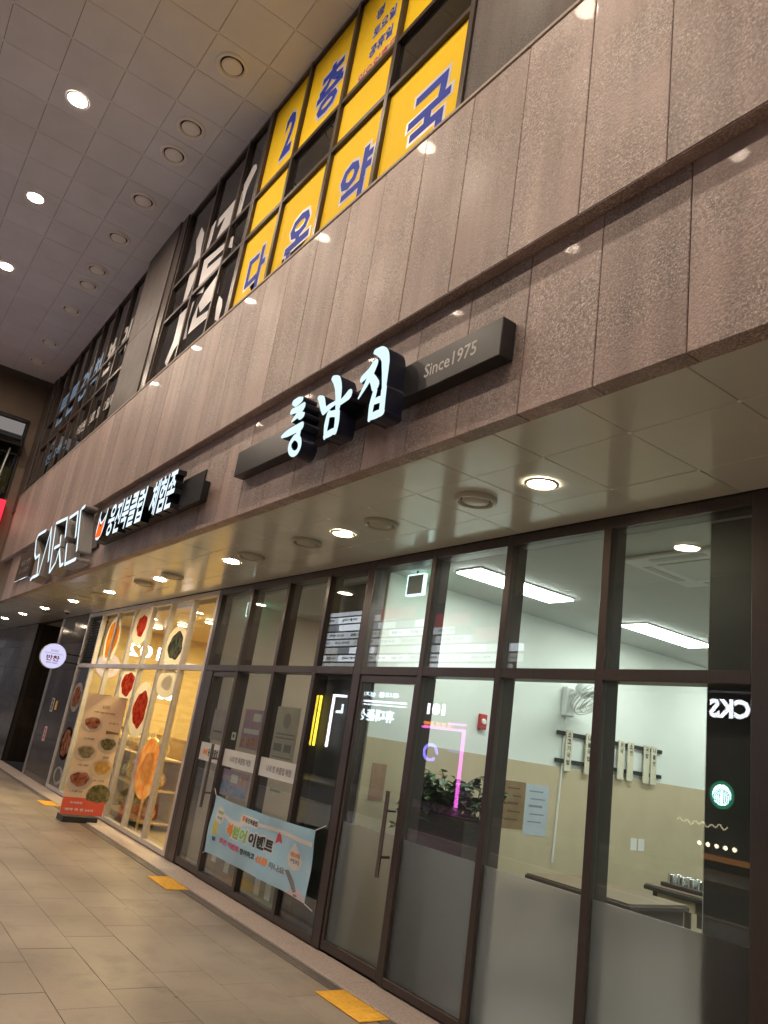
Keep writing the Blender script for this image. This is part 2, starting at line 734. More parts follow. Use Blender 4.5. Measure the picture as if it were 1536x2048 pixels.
def ribbon(mb, pts, ws, front, back, mi_f=0, mi_s=1, axis='-y', cap=5, smooth=2):
    """extruded rounded brush stroke through (u,v) points with widths ws; front/back are depths"""
    P = [Vector((p[0], p[1])) for p in pts]
    L = []
    Rr = []
    n = len(P)
    # densify
    Q, W = [], []
    for i in range(n - 1):
        for s in range(3):
            t = s / 3
            Q.append(P[i].lerp(P[i + 1], t))
            W.append(ws[i] * (1 - t) + ws[i + 1] * t)
    Q.append(P[-1])
    W.append(ws[-1])
    for _ in range(smooth):
        Q = [Q[0]] + [(Q[i - 1] + Q[i] * 2 + Q[i + 1]) / 4 for i in range(1, len(Q) - 1)] + [Q[-1]]
    nq = len(Q)
    for i in range(nq):
        d = (Q[min(i + 1, nq - 1)] - Q[max(i - 1, 0)])
        if d.length < 1e-9:
            d = Vector((1, 0))
        d.normalize()
        nn = Vector((-d.y, d.x))
        L.append(Q[i] + nn * W[i] / 2)
        Rr.append(Q[i] - nn * W[i] / 2)

    def capf(c, d, w, rev):
        a0 = math.atan2(d.y, d.x)
        res = []
        for k in range(1, cap):
            t = a0 + math.pi / 2 - math.pi * k / cap
            res.append(c + Vector((math.cos(t), math.sin(t))) * w / 2)
        return res
    dend = (Q[-1] - Q[-2]).normalized()
    dst = (Q[0] - Q[1]).normalized()
    k = len(mb.v)

    def put(p, dep):
        if axis == '-y':
            return (p.x, dep, p.y)
        if axis == '+y':
            return (p.x, dep, p.y)
        return (dep, p.x, p.y)
    rim = L + capf(Q[-1], dend, W[-1], False) + Rr[::-1] + capf(Q[0], dst, W[0], False)
    m = len(rim)
    mb.v += [put(p, front) for p in rim] + [put(p, back) for p in rim]
    # front skin as a strip to stay well-formed for bent strokes
    nl = len(L)
    ce = m - 2 * nl - (cap - 1)
    for i in range(nl - 1):
        a, b2 = i, i + 1
        c2, d2 = m - (cap - 1) - 1 - i, m - (cap - 1) - 2 - i
        mb.f.append((k + a, k + c2, k + d2, k + b2))
        mb.m.append(mi_f)
    mb.f.append(tuple(k + i for i in range(nl - 1, nl + (cap - 1) + 1))[::-1])
    mb.m.append(mi_f)
    st = [0] + list(range(m - (cap - 1), m))[::-1] + [m - (cap - 1) - 1]
    mb.f.append(tuple(k + i for i in st))
    mb.m.append(mi_f)
    for i in range(m):
        j = (i + 1) % m
        mb.f.append((k + i, k + j, k + m + j, k + m + i))
        mb.m.append(mi_s)


ORD = ['nearest', 'second', 'third', 'fourth', 'fifth', 'sixth', 'seventh', 'eighth', 'ninth', 'tenth', 'eleventh', 'twelfth', 'thirteenth']

# traced outlines of the hand drawn lettering, metres (x, z) in the plane of each sign
BRUSH = [[([(-4.445, 3.751), (-4.394, 3.738), (-4.329, 3.738)], [0.03, 0.05, 0.03]), ([(-4.446, 3.681), (-4.364, 3.673), (-4.286, 3.672)], [0.03, 0.035, 0.045]), ([(-4.286, 3.672), (-4.333, 3.63), (-4.409, 3.599)], [0.045, 0.04, 0.015]), ([(-4.343, 3.633), (-4.286, 3.601), (-4.258, 3.602)], [0.03, 0.04, 0.03]), ([(-4.517, 3.513), (-4.437, 3.516), (-4.25, 3.518)], [0.02, 0.04, 0.045]), ([(-4.272, 3.515), (-4.273, 3.473), (-4.266, 3.438)], [0.045, 0.04, 0.035]), ([(-4.317, 3.454), (-4.369, 3.422), (-4.355, 3.37), (-4.298, 3.327), (-4.24, 3.322), (-4.209, 3.358), (-4.228, 3.411), (-4.28, 3.445), (-4.317, 3.454)], [0.03, 0.03, 0.03, 0.03, 0.03, 0.03, 0.03, 0.03, 0.03])], [([(-4.082, 3.677), (-4.028, 3.643), (-3.995, 3.581), (-3.97, 3.545)], [0.02, 0.045, 0.04, 0.035]), ([(-3.97, 3.545), (-3.907, 3.56), (-3.835, 3.567)], [0.035, 0.03, 0.02]), ([(-3.93, 3.767), (-3.869, 3.732), (-3.824, 3.653), (-3.797, 3.516)], [0.025, 0.05, 0.05, 0.035]), ([(-3.796, 3.544), (-3.735, 3.557), (-3.686, 3.574)], [0.025, 0.035, 0.05]), ([(-3.898, 3.51), (-3.906, 3.441), (-3.891, 3.342)], [0.03, 0.035, 0.02]), ([(-3.895, 3.499), (-3.836, 3.492), (-3.782, 3.476)], [0.03, 0.03, 0.035]), ([(-3.782, 3.476), (-3.769, 3.41), (-3.77, 3.352)], [0.035, 0.035, 0.03]), ([(-3.888, 3.355), (-3.83, 3.357), (-3.768, 3.36)], [0.03, 0.035, 0.03])], [([(-3.56, 3.64), (-3.494, 3.663), (-3.444, 3.697)], [0.035, 0.035, 0.045]), ([(-3.444, 3.697), (-3.48, 3.611), (-3.565, 3.515)], [0.045, 0.04, 0.012]), ([(-3.481, 3.641), (-3.431, 3.588), (-3.397, 3.541)], [0.03, 0.04, 0.05]), ([(-3.459, 3.784), (-3.399, 3.766), (-3.346, 3.724), (-3.323, 3.665), (-3.301, 3.509)], [0.025, 0.045, 0.05, 0.05, 0.03]), ([(-3.389, 3.501), (-3.403, 3.426), (-3.398, 3.331)], [0.03, 0.035, 0.025]), ([(-3.296, 3.491), (-3.29, 3.418), (-3.282, 3.339)], [0.035, 0.035, 0.035]), ([(-3.383, 3.431), (-3.338, 3.433), (-3.287, 3.422)], [0.025, 0.03, 0.025]), ([(-3.388, 3.341), (-3.334, 3.339), (-3.273, 3.337)], [0.03, 0.035, 0.03])]]
DOSI = [[[(-12.427, 3.974), (-12.953, 3.976), (-13.04, 3.911), (-12.791, 3.638), (-12.611, 3.549), (-12.385, 3.58), (-12.117, 3.234)], [(-12.523, 3.202), (-12.398, 3.229), (-11.989, 3.232), (-12.022, 3.958)], [(-12.022, 3.958), (-11.804, 3.706), (-11.549, 3.393)]], [[(-11.255, 3.198), (-11.538, 3.622), (-11.775, 3.99), (-11.069, 3.961), (-10.848, 3.659)], [(-11.369, 3.56), (-11.034, 3.566), (-11.158, 3.709)], [(-11.198, 3.204), (-11.006, 3.304), (-11.002, 3.498), (-10.647, 3.226), (-10.512, 3.234)]], [[(-10.903, 3.937), (-10.472, 3.951), (-10.215, 3.572)], [(-10.144, 3.975), (-10.333, 3.962), (-9.922, 3.353)], [(-10.599, 3.514), (-10.379, 3.218), (-9.842, 3.23)]]]
LOGO = [[(-7.486, 7.894), (-7.386, 7.853), (-7.328, 7.758), (-7.463, 7.624), (-7.511, 7.548), (-7.549, 7.13), (-7.637, 7.102), (-7.618, 7.49), (-7.662, 7.728), (-7.553, 7.821)], [(-7.651, 7.633), (-7.621, 7.351), (-7.624, 7.146), (-8.316, 7.119), (-8.244, 7.271), (-8.107, 7.513), (-8.337, 7.485), (-8.351, 7.622)], [(-9.062, 7.885), (-8.859, 7.674), (-8.825, 7.427), (-8.718, 7.056), (-8.841, 6.765), (-9.038, 6.523), (-9.054, 7.124), (-9.032, 7.457), (-9.161, 7.718)], [(-8.741, 7.572), (-8.447, 7.657), (-8.445, 7.359), (-8.559, 7.133), (-8.762, 7.263)], [(-7.581, 6.953), (-7.539, 6.763), (-7.776, 6.894), (-8.335, 6.941), (-8.333, 6.518), (-8.499, 6.567), (-8.538, 7.095)], [(-7.738, 6.798), (-7.738, 6.647), (-8.23, 6.61), (-8.256, 6.483), (-8.386, 6.542), (-8.374, 6.871)], [(-7.704, 6.58), (-7.653, 6.212), (-8.155, 6.168), (-8.307, 6.334), (-8.179, 6.449)], [(-8.512, 6.484), (-8.556, 6.216), (-8.474, 5.944), (-8.742, 5.979), (-8.88, 5.927), (-9.025, 5.744), (-9.148, 5.848), (-8.998, 6.112), (-9.023, 6.499)], [(-8.313, 6.346), (-8.243, 6.121), (-7.667, 6.041), (-7.691, 5.956), (-8.435, 5.979), (-8.397, 6.185)], [(-7.571, 6.135), (-7.43, 6.025), (-7.382, 5.918), (-7.398, 5.737), (-7.524, 5.804), (-7.578, 6.002)]]

# =================================================================== SETTING
M_slab = pbr('paving stone', (0.29, 0.24, 0.193), 0.40, noise=0.30, nscale=2.2, rand=0.05, bump=0.25, bscale=90, rvar=0.12, detail=8, stain=0.5)
M_kerb = pbr('pink granite kerb', (0.52, 0.43, 0.39), 0.5, noise=0.25, nscale=55, rand=0.08, bump=0.1)
M_gutter = pbr('dark granite strip', (0.13, 0.11, 0.095), 0.55, noise=0.3, nscale=45, rand=0.1)
M_asphalt = pbr('asphalt', (0.075, 0.073, 0.072), 0.8, noise=0.3, nscale=80, bump=0.4, bscale=120)
M_earth = pbr('dark ground', (0.045, 0.045, 0.047), 0.9, noise=0.2, nscale=2)
M_concrete = pbr('dark wall render', (0.10, 0.095, 0.09), 0.8, noise=0.15, nscale=3)

g = raw('ground', [(-300, -300, -0.2), (300, -300, -0.2), (300, 300, -0.2), (-300, 300, -0.2)], [(0, 1, 2, 3)], M_earth)
tag(g, kind='structure')
road = raw('road', [(-120, -11.5, -0.13), (60, -11.5, -0.13), (60, -7.2, -0.13), (-120, -7.2, -0.13)], [(0, 1, 2, 3)], M_asphalt)
tag(road, kind='structure')
pave = MB().box(-60, 20, -7.0, 0.02, -0.18, -0.014).build('pavement', pbr('sandy joint', (0.20, 0.17, 0.145), 0.9, noise=.2, nscale=20))
tag(pave, kind='structure')
far_pave = MB().box(-120, 60, -14.0, -11.5, -0.18, 0.0).build('far_pavement', M_slab)
tag(far_pave, kind='structure')
kb = MB().box(-60, 20, -7.2, -7.0, -0.18, 0.0).build('road_kerb', M_kerb)
tag(kb, kind='structure')

SX, SY = 0.54, 0.36
slab_me = slab_mesh('paving_slab', SX - 0.003, SY - 0.003, 0.03, 0.0015, M_slab, (0, 0, 1))
rest = MB()
for r in range(18):
    yc = -0.365 - SY * (r + 0.5)
    off = 0.27 * (r % 2)
    for c in range(52):
        xc = 3.0 - SX * c - off + 0.12
        if xc < -19.4:
            rest.box(xc - SX / 2 + .003, xc + SX / 2 - .003, yc - SY / 2 + .003, yc + SY / 2 - .003, -0.03, 0.0)
        elif r < 9 and -17.6 < xc < -2.6 and not (r > 5 and xc < -11):
            s = inst('paving_slab', slab_me, pave, (xc, yc, -0.015 + random.uniform(-0.0012, 0.0012)))
        else:
            rest.box(xc - SX / 2 + .003, xc + SX / 2 - .003, yc - SY / 2 + .003, yc + SY / 2 - .003, -0.03, 0.0)
tag(rest.build('outer_paving', M_slab, pave), kind='stuff')

kerb = MB().box(-24, 3, -0.36, 0.10, -0.17, -0.02).build('threshold', M_gap)
tag(kerb, kind='structure')
k_me = slab_mesh('kerb_stone', 0.895, 0.30, 0.03, 0.004, M_kerb, (0, 0, 1))
d_me = slab_mesh('gutter_stone', 0.895, 0.085, 0.03, 0.003, M_gutter, (0, 0, 1))
for c in range(28):
    xc = 1.0 - 0.9 * c
    inst('kerb_stone', k_me, kerb, (xc, -0.122, 0.001))
    inst('gutter_stone', d_me, kerb, (xc - .3, -0.318, -0.012))

# ---- high arcade ceiling -----------------------------------------
ZC = 8.4
ceil = MB().box(-18.5, 6, -7.0, -1.25, ZC + 0.02, ZC + 0.35).build('arcade_ceiling', M_ceilgap)
tag(ceil, kind='structure')
T = 0.602
t_me = slab_mesh('ceiling_panel', T - 0.005, T - 0.005, 0.02, 0.003, M_ceil, (0, 0, -1))
e_me = slab_mesh('ceiling_panel', T - 0.005, 0.375 - 0.005, 0.02, 0.003, M_ceil, (0, 0, -1))
rest = MB()
for c in range(-23, 18):
    xc = -7.787 + T * (c + 0.5)
    if xc - T / 2 < -18.5 or xc > 5.9:
        continue
    near = xc < -3.5
    for r in range(-1, 9):
        yc = -1.71 - T * (r + 0.5) if r >= 0 else -1.5225
        hy = T / 2 - .0035 if r >= 0 else .184
        if near and r <= 4:
            inst('ceiling_panel', t_me if r >= 0 else e_me, ceil, (xc, yc, ZC + 0.01 + random.uniform(-.0008, .0008)))
        elif yc > -6.9:
            rest.box(xc - T / 2 + .0035, xc + T / 2 - .0035, yc - hy, yc + hy, ZC, ZC + .02)
tag(rest.build('outer_ceiling_panels', M_ceil, ceil), kind='stuff')
cm_ = MB()
for c in range(-17, 8):
    for r in range(0, 6):
        cm_.lathe((-7.787 + T * c, -1.71 - T * r, ZC + .003), (0, 0, -1), [(.012, 0), (.012, .004), (.0005, .006)], 6)
tag(cm_.build('grid_clips', M_ceiltrim, ceil), kind='stuff')
beam = MB().box(-18.5, 6, -7.3, -7.0, ZC - 0.25, ZC + 0.6).build('ceiling_edge_beam', M_ceil)
tag(beam, kind='structure')

# ---- low soffit over the shop fronts -----------------------------
ZS = 3.165
soff = MB().box(-22.5, 1.2, -1.32, 0.0, ZS + 0.022, ZS + 0.3).build('soffit', M_gap)
tag(soff, kind='structure')
SXT = 0.5465
for (ya, yb) in ((-1.318, -0.951), (-0.947, -0.391), (-0.387, -0.004)):
    me = slab_mesh('soffit_panel', SXT - 0.004, yb - ya, 0.018, 0.002, M_soffit, (0, 0, -1))
    for c in range(-6, 37):
        xc = -2.145 - SXT * (c + 0.5)
        if xc < -22.2 or xc > 1.1:
            continue
        inst('soffit_panel', me, soff, (xc, (ya + yb) / 2, ZS + 0.011 + random.uniform(-.001, .001)))

M_sealant = pbr('joint sealant', (0.12, 0.096, 0.084), 0.7)
cm_ = MB()
for c in range(-3, 36):
    for yy in (-0.949, -0.389):
        cm_.lathe((-2.145 - SXT * c, yy, ZS + .004), (0, 0, -1), [(.011, 0), (.011, .004), (.0005, .006)], 6)
tag(cm_.build('grid_clips', M_ceiltrim, soff), kind='stuff')
# ---- granite bands ------------------------------------------------
def stone_band(name, label, x_end, x_start, y0, y1, z0, z1, first_joint, pitch):
    t = thing(name, (first_joint, y1, z0), label, 'wall')
    MB().box(x_end, x_start, y1, y1 + 0.08, z0 + 0.03, z1).build('backing', M_sealant, t)
    xs = [x_start]
    x = first_joint
    while x < x_start - pitch:
        x += pitch
    while x > x_end + 0.05:
        xs.append(x)
        x -= pitch
    xs.append(x_end)
    cache = {}
    for a, b in zip(xs[:-1], xs[1:]):
        wdt = round(a - b - 0.005, 4)
        if wdt < 0.02:
            continue
        if wdt not in cache:
            cache[wdt] = slab_mesh('granite_panel', wdt, y1 - y0, z1 - z0, 0.003, M_granite, (0, -1, 0))
        inst('granite_panel', cache[wdt], t, ((a + b) / 2, (y0 + y1) / 2 + random.uniform(-.0012, .0012), (z0 + z1) / 2))
    return t


fascia = stone_band('fascia_wall', 'lower brown granite band behind the lit shop signs', -16.3, 1.2, -1.415, -1.322, 3.163, 4.06, -1.538, 0.445)
parapet = stone_band('parapet_wall', 'upper brown granite parapet band jutting out above the shop signs', -17.4, 1.2, -1.49, -1.405, 4.047, 5.452, -1.61, 0.466)
bx('coping', parapet, M_coping, -17.4, 1.2, -1.498, -1.30, 5.454, 5.484, 0.004)
bx('underside_strip', parapet, M_granite, -17.4, 1.2, -1.486, -1.42, 4.043, 4.0465)

# ---- upper floor: stone, pilasters, dark rooms behind the glass ---
M_upstone = granite('grey brown granite', (0.105, 0.085, 0.075), (0.045, 0.038, 0.034), (0.19, 0.16, 0.145), (0.10, 0.076, 0.068), 0.55, 0.2)
M_room = pbr('dark room', (0.06, 0.058, 0.055), 0.8, noise=0.15, nscale=1.5)
rw = MB()
rw.box(-17.6, -3.2, -0.62, -0.5, 5.2, 8.42)
upper_back = rw.build('upper_room_wall', M_room)
tag(upper_back, kind='structure')
t = thing('upper_stone_wall', (-1.2, -1.335, 5.4), 'grey granite wall above the parapet, right of the yellow pharmacy windows', 'wall')
um = None
for k in range(4):
    xa = -3.32 + k * 1.1
    bx('granite_panel', t, M_upstone, xa + .003, xa + 1.097, -1.36, -1.28, 5.4, 8.395, 0.004)
bx('backing', t, M_gap, -3.31, 1.08, -1.278, -1.2, 5.4, 8.39)


def pilaster(x0, x1, label):
    p = thing('stone_pilaster', ((x0 + x1) / 2, -1.38, 5.4), label, 'pilaster')
    for za, zb in ((5.3, 6.88), (6.884, 8.396)):
        bx('granite_panel', p, M_upstone, x0, x1, -1.42, -1.18, za, zb, 0.004)
    bx('dark_jamb', p, M_frame, x1 + 0.002, x1 + 0.262, -1.40, -1.24, 5.3, 8.395, 0.004)
    return p


pilaster(-11.3, -9.912, 'tall brown stone pilaster between the two clinic windows')
pilaster(-18.498, -17.662, 'stone pilaster at the far end of the upper windows')

# ---- side wing at the far end ------------------------------------
M_wing = pbr('ochre brown wall', (0.17, 0.12, 0.085), 0.6, noise=0.12, nscale=1.6, rvar=0.1)
wing = thing('side_wing', (-19.5, -4.2, 0.0), 'brown end wall of the side wing closing the arcade far left', 'building')
wm = MB()
# wall facing the camera with a window opening y -2.35..-1.62, z 5.62..7.62
X0, X1 = -24.0, -18.5
wm.box(X0, X1, -7.0, -2.42, 3.2, 8.9)
wm.box(X0, X1, -2.42, -1.18, 7.52, 8.9)
wm.box(X0, X1, -2.42, -1.60, 3.2, 5.35)
wm.box(X0, X1, -1.60, -1.18, 3.2, 7.52)
wm.build('wall', M_wing, wing)
bx('window_reveal', wing, M_room, X0 + 2, X0 + 3.5, -2.41, -1.61, 5.36, 7.51)
M_lit = emit('dim lit panel', (0.75, 0.68, 0.66), 0.16)
M_olive = emit('dim yellow display', (0.55, 0.42, 0.12), 0.14)
w1 = bx('window_frame', wing, M_black, -18.52, -18.47, -2.42, -2.38, 5.36, 7.5)
for (a, b, c, d) in ((-2.38, -1.61, 7.46, 7.5), (-2.38, -1.61, 6.62, 6.66), (-1.65, -1.61, 5.36, 7.46), (-2.38, -1.65, 5.36, 5.4)):
    bx('window_frame', wing, M_black, -18.52, -18.47, a, b, c, d)
bx('window_pane', wing, M_upglass, -18.5, -18.494, -2.37, -1.66, 5.41, 6.61)
bx('lit_display', wing, M_lit, -18.62, -18.6, -2.36, -1.67, 7.05, 7.44)
bx('lit_display', wing, M_olive, -18.7, -18.68, -2.36, -1.67, 5.75, 6.35)
# open awning sash hung from the upper light
sm = MB()
for (p0, p1) in (((-18.46, -2.36, 7.1), (-18.05, -2.36, 6.75)), ((-18.46, -1.68, 7.1), (-18.05, -1.68, 6.75)), ((-18.05, -2.36, 6.75), (-18.05, -1.68, 6.75))):
    sm.cyl(p0, p1, 0.018, n=6)
sash = sm.build('open_sash', M_black, wing)
raw('sash_pane', [(-18.45, -2.34, 7.1), (-18.45, -1.70, 7.1), (-18.06, -1.70, 6.76), (-18.06, -2.34, 6.76), (-18.455, -2.34, 7.094), (-18.455, -1.70, 7.094), (-18.065, -1.70, 6.754), (-18.065, -2.34, 6.754)],
    [(0, 1, 2, 3), (7, 6, 5, 4), (0, 4, 5, 1), (1, 5, 6, 2), (2, 6, 7, 3), (3, 7, 4, 0)], M_upglass, sash)
pole = MB().cyl((-18.3, -1.98, 5.0), (-18.3, -1.86, 6.7), 0.016, n=8).build('white_pole', M_whitep)
tag(pole, 'slim white pole standing in front of the side wing window', 'pole')
rs = thing('red_light_box', (-18.3, -1.9, 4.6), 'red light box sign with pale panel at the far left edge', 'sign')
bx('box_body', rs, emit('red lightbox', (0.9, 0.03, 0.06), 0.9), -18.44, -18.26, -2.2, -1.62, 4.9, 5.52, 0.01)
bx('pale_panel', rs, emit('cream lightbox', (1.0, 0.75, 0.5), 0.9), -18.258, -18.25, -2.2, -1.78, 4.95, 5.25)

cw_ = bx('end_return_wall', None, M_wing, -18.498, -16.31, -1.395, -1.2, 3.172, 5.45)
tag(cw_, kind='structure')
sl_ = MB().box(-31.0, 1.2, 0.0, 8.0, 3.172, 3.6).build('floor_slab', M_room)
tag(sl_, kind='structure')
ln_ = MB().box(-31.0, 1.2, 0.004, 0.148, 3.1605, 3.1715).build('head_packing', M_gap)
tag(ln_, kind='structure')

# ---- dark stone walls at ground level, far left --------------------
M_dark_stone = granite('polished dark granite', (0.040, 0.030, 0.024), (0.018, 0.014, 0.012), (0.075, 0.06, 0.05), (0.036, 0.026, 0.02), 0.12, 0.02)


def dark_wall(label, x0, x1, y, step, zj=(0.02, 0.8, 1.45, 2.1, 2.62, 3.16)):
    t_ = thing('dark_stone_wall', ((x0 + x1) / 2, y, 0.02), label, 'wall')
    n_ = max(1, round((x1 - x0) / step))
    w_ = (x1 - x0) / n_
    for i in range(n_):
        for za, zb in zip(zj[:-1], zj[1:]):
            bx('granite_tile', t_, M_dark_stone, x0 + i * w_ + .002, x0 + (i + 1) * w_ - .002, y, y + .04, za + .002, zb - .002, 0.002)
    bx('backing', t_, M_gap, x0, x1, y + .041, y + .12, 0.02, 3.16)
    return t_


dark_wall('polished dark granite wall with small notices, beside the side dish shop', -17.05, -15.16, 0.0, 0.95)
dark_wall('dark granite back wall of the entrance recess, far left', -19.68, -17.24, 2.36, 0.8)
dark_wall('polished dark granite wall beyond the entrance recess, leftmost', -31.0, -19.7, 0.0, 1.2)
rw_ = thing('recess_side_wall', (-19.7, 1.2, 0.02), 'dark granite side wall inside the entrance recess, far left', 'wall')
for k in range(3):
    for za, zb in zip((0.02, 0.8, 1.45, 2.1, 2.62), (0.8, 1.45, 2.1, 2.62, 3.16)):
        bx('granite_tile', rw_, M_dark_stone, -19.745, -19.7, .13 + k * .75 + .002, .13 + (k + 1) * .75 - .002, za + .002, zb - .002, .002)
bx('backing', rw_, M_gap, -19.85, -19.746, .125, 2.4, .02, 3.16)
rf_ = MB().box(-30.0, -22.5, -1.32, 0.0, ZS, ZS + .3).build('far_soffit', M_soffit)
tag(rf_, kind='structure')
rc_ = MB().box(-19.7, -17.06, 0.0, 2.4, ZS, ZS + .3).build('recess_ceiling', M_soffit)
tag(rc_, kind='structure')
jb = bx('steel_jamb', None, M_steel, -17.24, -17.06, -0.01, 2.35, 0.02, 3.15, 0.004)
tag(jb, 'grey steel jamb strip at the edge of the dark entrance recess', 'jamb')
M_tileside = M_dark_stone
for (za, zb, xx, colr, lab) in ((1.28, 1.54, -16.26, (0.55, 0.55, 0.55), 'white notice with small black symbols on the dark wall'),
                                (0.73, 1.0, -16.26, (0.7, 0.5, 0.52), 'pale pink notice lower down on the dark wall')):
    nt = thing('wall_notice', (xx, -0.002, za), lab, 'notice')
    bx('sheet', nt, pbr('notice %0.2f' % za, colr, 0.5), xx - .06, xx + .14, -0.006, -0.001, za, zb)
    for q in range(3):
        zc_ = za + (zb - za) * (0.22 + 0.28 * q)
        bx('symbol', nt, M_print if za > 1 else pbr('notice red', (0.5, 0.05, 0.06), 0.5), xx - .01, xx + .09, -0.009, -0.0065, zc_ - .03, zc_ + .03)
ob = bx('orange_sticker', None, pbr('orange sticker', (0.75, 0.38, 0.05), 0.5), -15.98, -15.84, -0.006, -0.001, 1.33, 1.5)
tag(ob, 'small orange sticker beside the white wall notice', 'sticker')

# =================================================================== UPPER WINDOWS
YW = -1.335
M_yellow = pbr('yellow window film', (0.92, 0.60, 0.012), 0.7, spec=0.2, noise=0.05, nscale=1.2)
M_blue = pbr('blue film lettering', (0.022, 0.05, 0.40), 0.65, spec=0.2)
M_white_film = pbr('white film', (0.72, 0.70, 0.72), 0.35, noise=0.04, nscale=2, coat=0.3)
M_red_film = pbr('red film lettering', (0.60, 0.06, 0.10), 0.4, coat=0.3)
M_pale_blue = pbr('pale blue film lettering', (0.20, 0.36, 0.60), 0.4, coat=0.3)
M_offw = pbr('off white film lettering', (0.60, 0.58, 0.56), 0.4, coat=0.3)
M_dark_film = pbr('smoked window film', (0.035, 0.036, 0.042), 0.22, noise=0.12, nscale=1, coat=0.6)
ROWS = ((5.46, 6.60), (6.60, 7.15), (7.15, 8.39))


def upper_window(name, label, xs, films, x_lo_frame=True, base=M_dark_film):
    t = thing(name, ((xs[0] + xs[-1]) / 2, YW, 5.45), label, 'window')
    fw = 0.05
    for x in xs:
        bx('mullion', t, M_frame, x - fw / 2, x + fw / 2, YW - 0.045, YW + 0.05, 5.44, 8.395, 0.003)
    for z in (6.6, 7.15):
        for a, b in zip(xs[:-1], xs[1:]):
            bx('transom', t, M_frame, a + fw / 2 + .0005, b - fw / 2 - .0005, YW - 0.04, YW + 0.045, z - .026, z + .026, 0.003)
    for a, b in zip(xs[:-1], xs[1:]):
        bx('head_rail', t, M_frame, a + fw / 2 + .0005, b - fw / 2 - .0005, YW - 0.04, YW + 0.045, 8.352, 8.394, 0.003)
    for ci, (a, b) in enumerate(zip(xs[:-1], xs[1:])):
        for ri, (za, zb) in enumerate(ROWS):
            z1 = zb - (.026 if ri < 2 else .04)
            z0 = za + (.026 if ri else 0)
            f = films.get((ci, ri))
            g_ = bx('glass_pane', t, M_upglass, a + fw / 2 + .001, b - fw / 2 - .001, YW - 0.004, YW + 0.004, z0, z1)
            if f is not None:
                bx('window_film', t, f, a + fw / 2 + .003, b - fw / 2 - .003, YW - 0.0065, YW - 0.0045, z0 + .004, z1 - .004)
            elif base is not None:
                bx('window_blind', t, base, a + fw / 2 + .003, b - fw / 2 - .003, YW + 0.02, YW + 0.024, z0 + .004, z1 - .004)
    return t


def outlined(t, ch, cx, cz, w, h, col=M_blue, bold=0.03, y=YW - 0.0075):
    text('letter_outline', ch, (cx, y, cz), w * 1.13, h * 1.13, M_white_film, t, bold=bold + .028)
    text('letter', ch, (cx, y - .002, cz), w, h, col, t, bold=bold)


Y_ = M_yellow
ph = upper_window('pharmacy_window', 'upper windows filmed bright yellow with blue Korean pharmacy lettering',
                  [-7.065, -6.19, -5.265, -4.385, -3.345],
                  {(0, 0): Y_, (0, 1): Y_, (0, 2): Y_, (1, 0): Y_, (1, 2): Y_, (2, 0): Y_, (2, 1): Y_, (2, 2): Y_, (3, 0): Y_, (3, 2): Y_},
                  base=pbr('grey blind', (0.07, 0.07, 0.062), 0.4, noise=0.1, nscale=3))
outlined(ph, '2', -6.52, 7.70, 0.25, 0.60)
outlined(ph, '층', -5.66, 7.67, 0.50, 0.62)
outlined(ph, '다', -6.60, 6.00, 0.42, 0.52)
outlined(ph, '온', -5.68, 5.90, 0.46, 0.58)
outlined(ph, '약', -4.74, 5.98, 0.48, 0.54)
outlined(ph, '국', -3.76, 5.96, 0.50, 0.56)
for tx, cx, cz, w, col in (('평', -4.86, 7.93, .13, M_blue), ('토요일', -4.74, 7.71, .36, M_blue), ('공휴일', -4.74, 7.48, .36, M_blue), ('일요일휴무', -4.75, 7.26, .60, M_red_film)):
    text('lettering_outline', tx, (cx, YW - .0075, cz), w * 1.06, .158, M_white_film, ph, bold=.06)
    text('lettering', tx, (cx, YW - .0095, cz), w, .14, col, ph, bold=.02)
pn = bx('window_notice', None, pbr('faded notice', (0.17, 0.17, 0.155), 0.5, noise=0.2, nscale=25), -4.19, -3.89, YW + .012, YW + .0145, 6.74, 6.97)
tag(pn, 'faded grey notice taped inside the grey pane above the last yellow letter', 'notice')

cl = upper_window('clinic_window', 'dark upper windows with one big white brush emblem', [-9.625, -8.61, -7.70, -7.118], {})
lm = MB()
for i, poly in enumerate(LOGO):
    k = len(lm.v)
    n_ = len(poly)
    yf, yb = YW - .0485 - i * .0008, YW - .0462
    yf = -1.3405 - i * .0006
    lm.v += [(p[0], yf, p[1]) for p in poly]
    lm.f.append(tuple(range(k, k + n_)))
    lm.m.append(0)
emb = lm.build('brush_emblem', M_white_film, cl)
bm = bmesh.new()
bm.from_mesh(emb.data)
bmesh.ops.triangulate(bm, faces=bm.faces)
ret = bmesh.ops.extrude_face_region(bm, geom=list(bm.faces))
bmesh.ops.translate(bm, vec=(0, 0.0002, 0), verts=[v for v in ret['geom'] if isinstance(v, bmesh.types.BMVert)])
bmesh.ops.recalc_face_normals(bm, faces=bm.faces)
bm.to_mesh(emb.data)
bm.free()

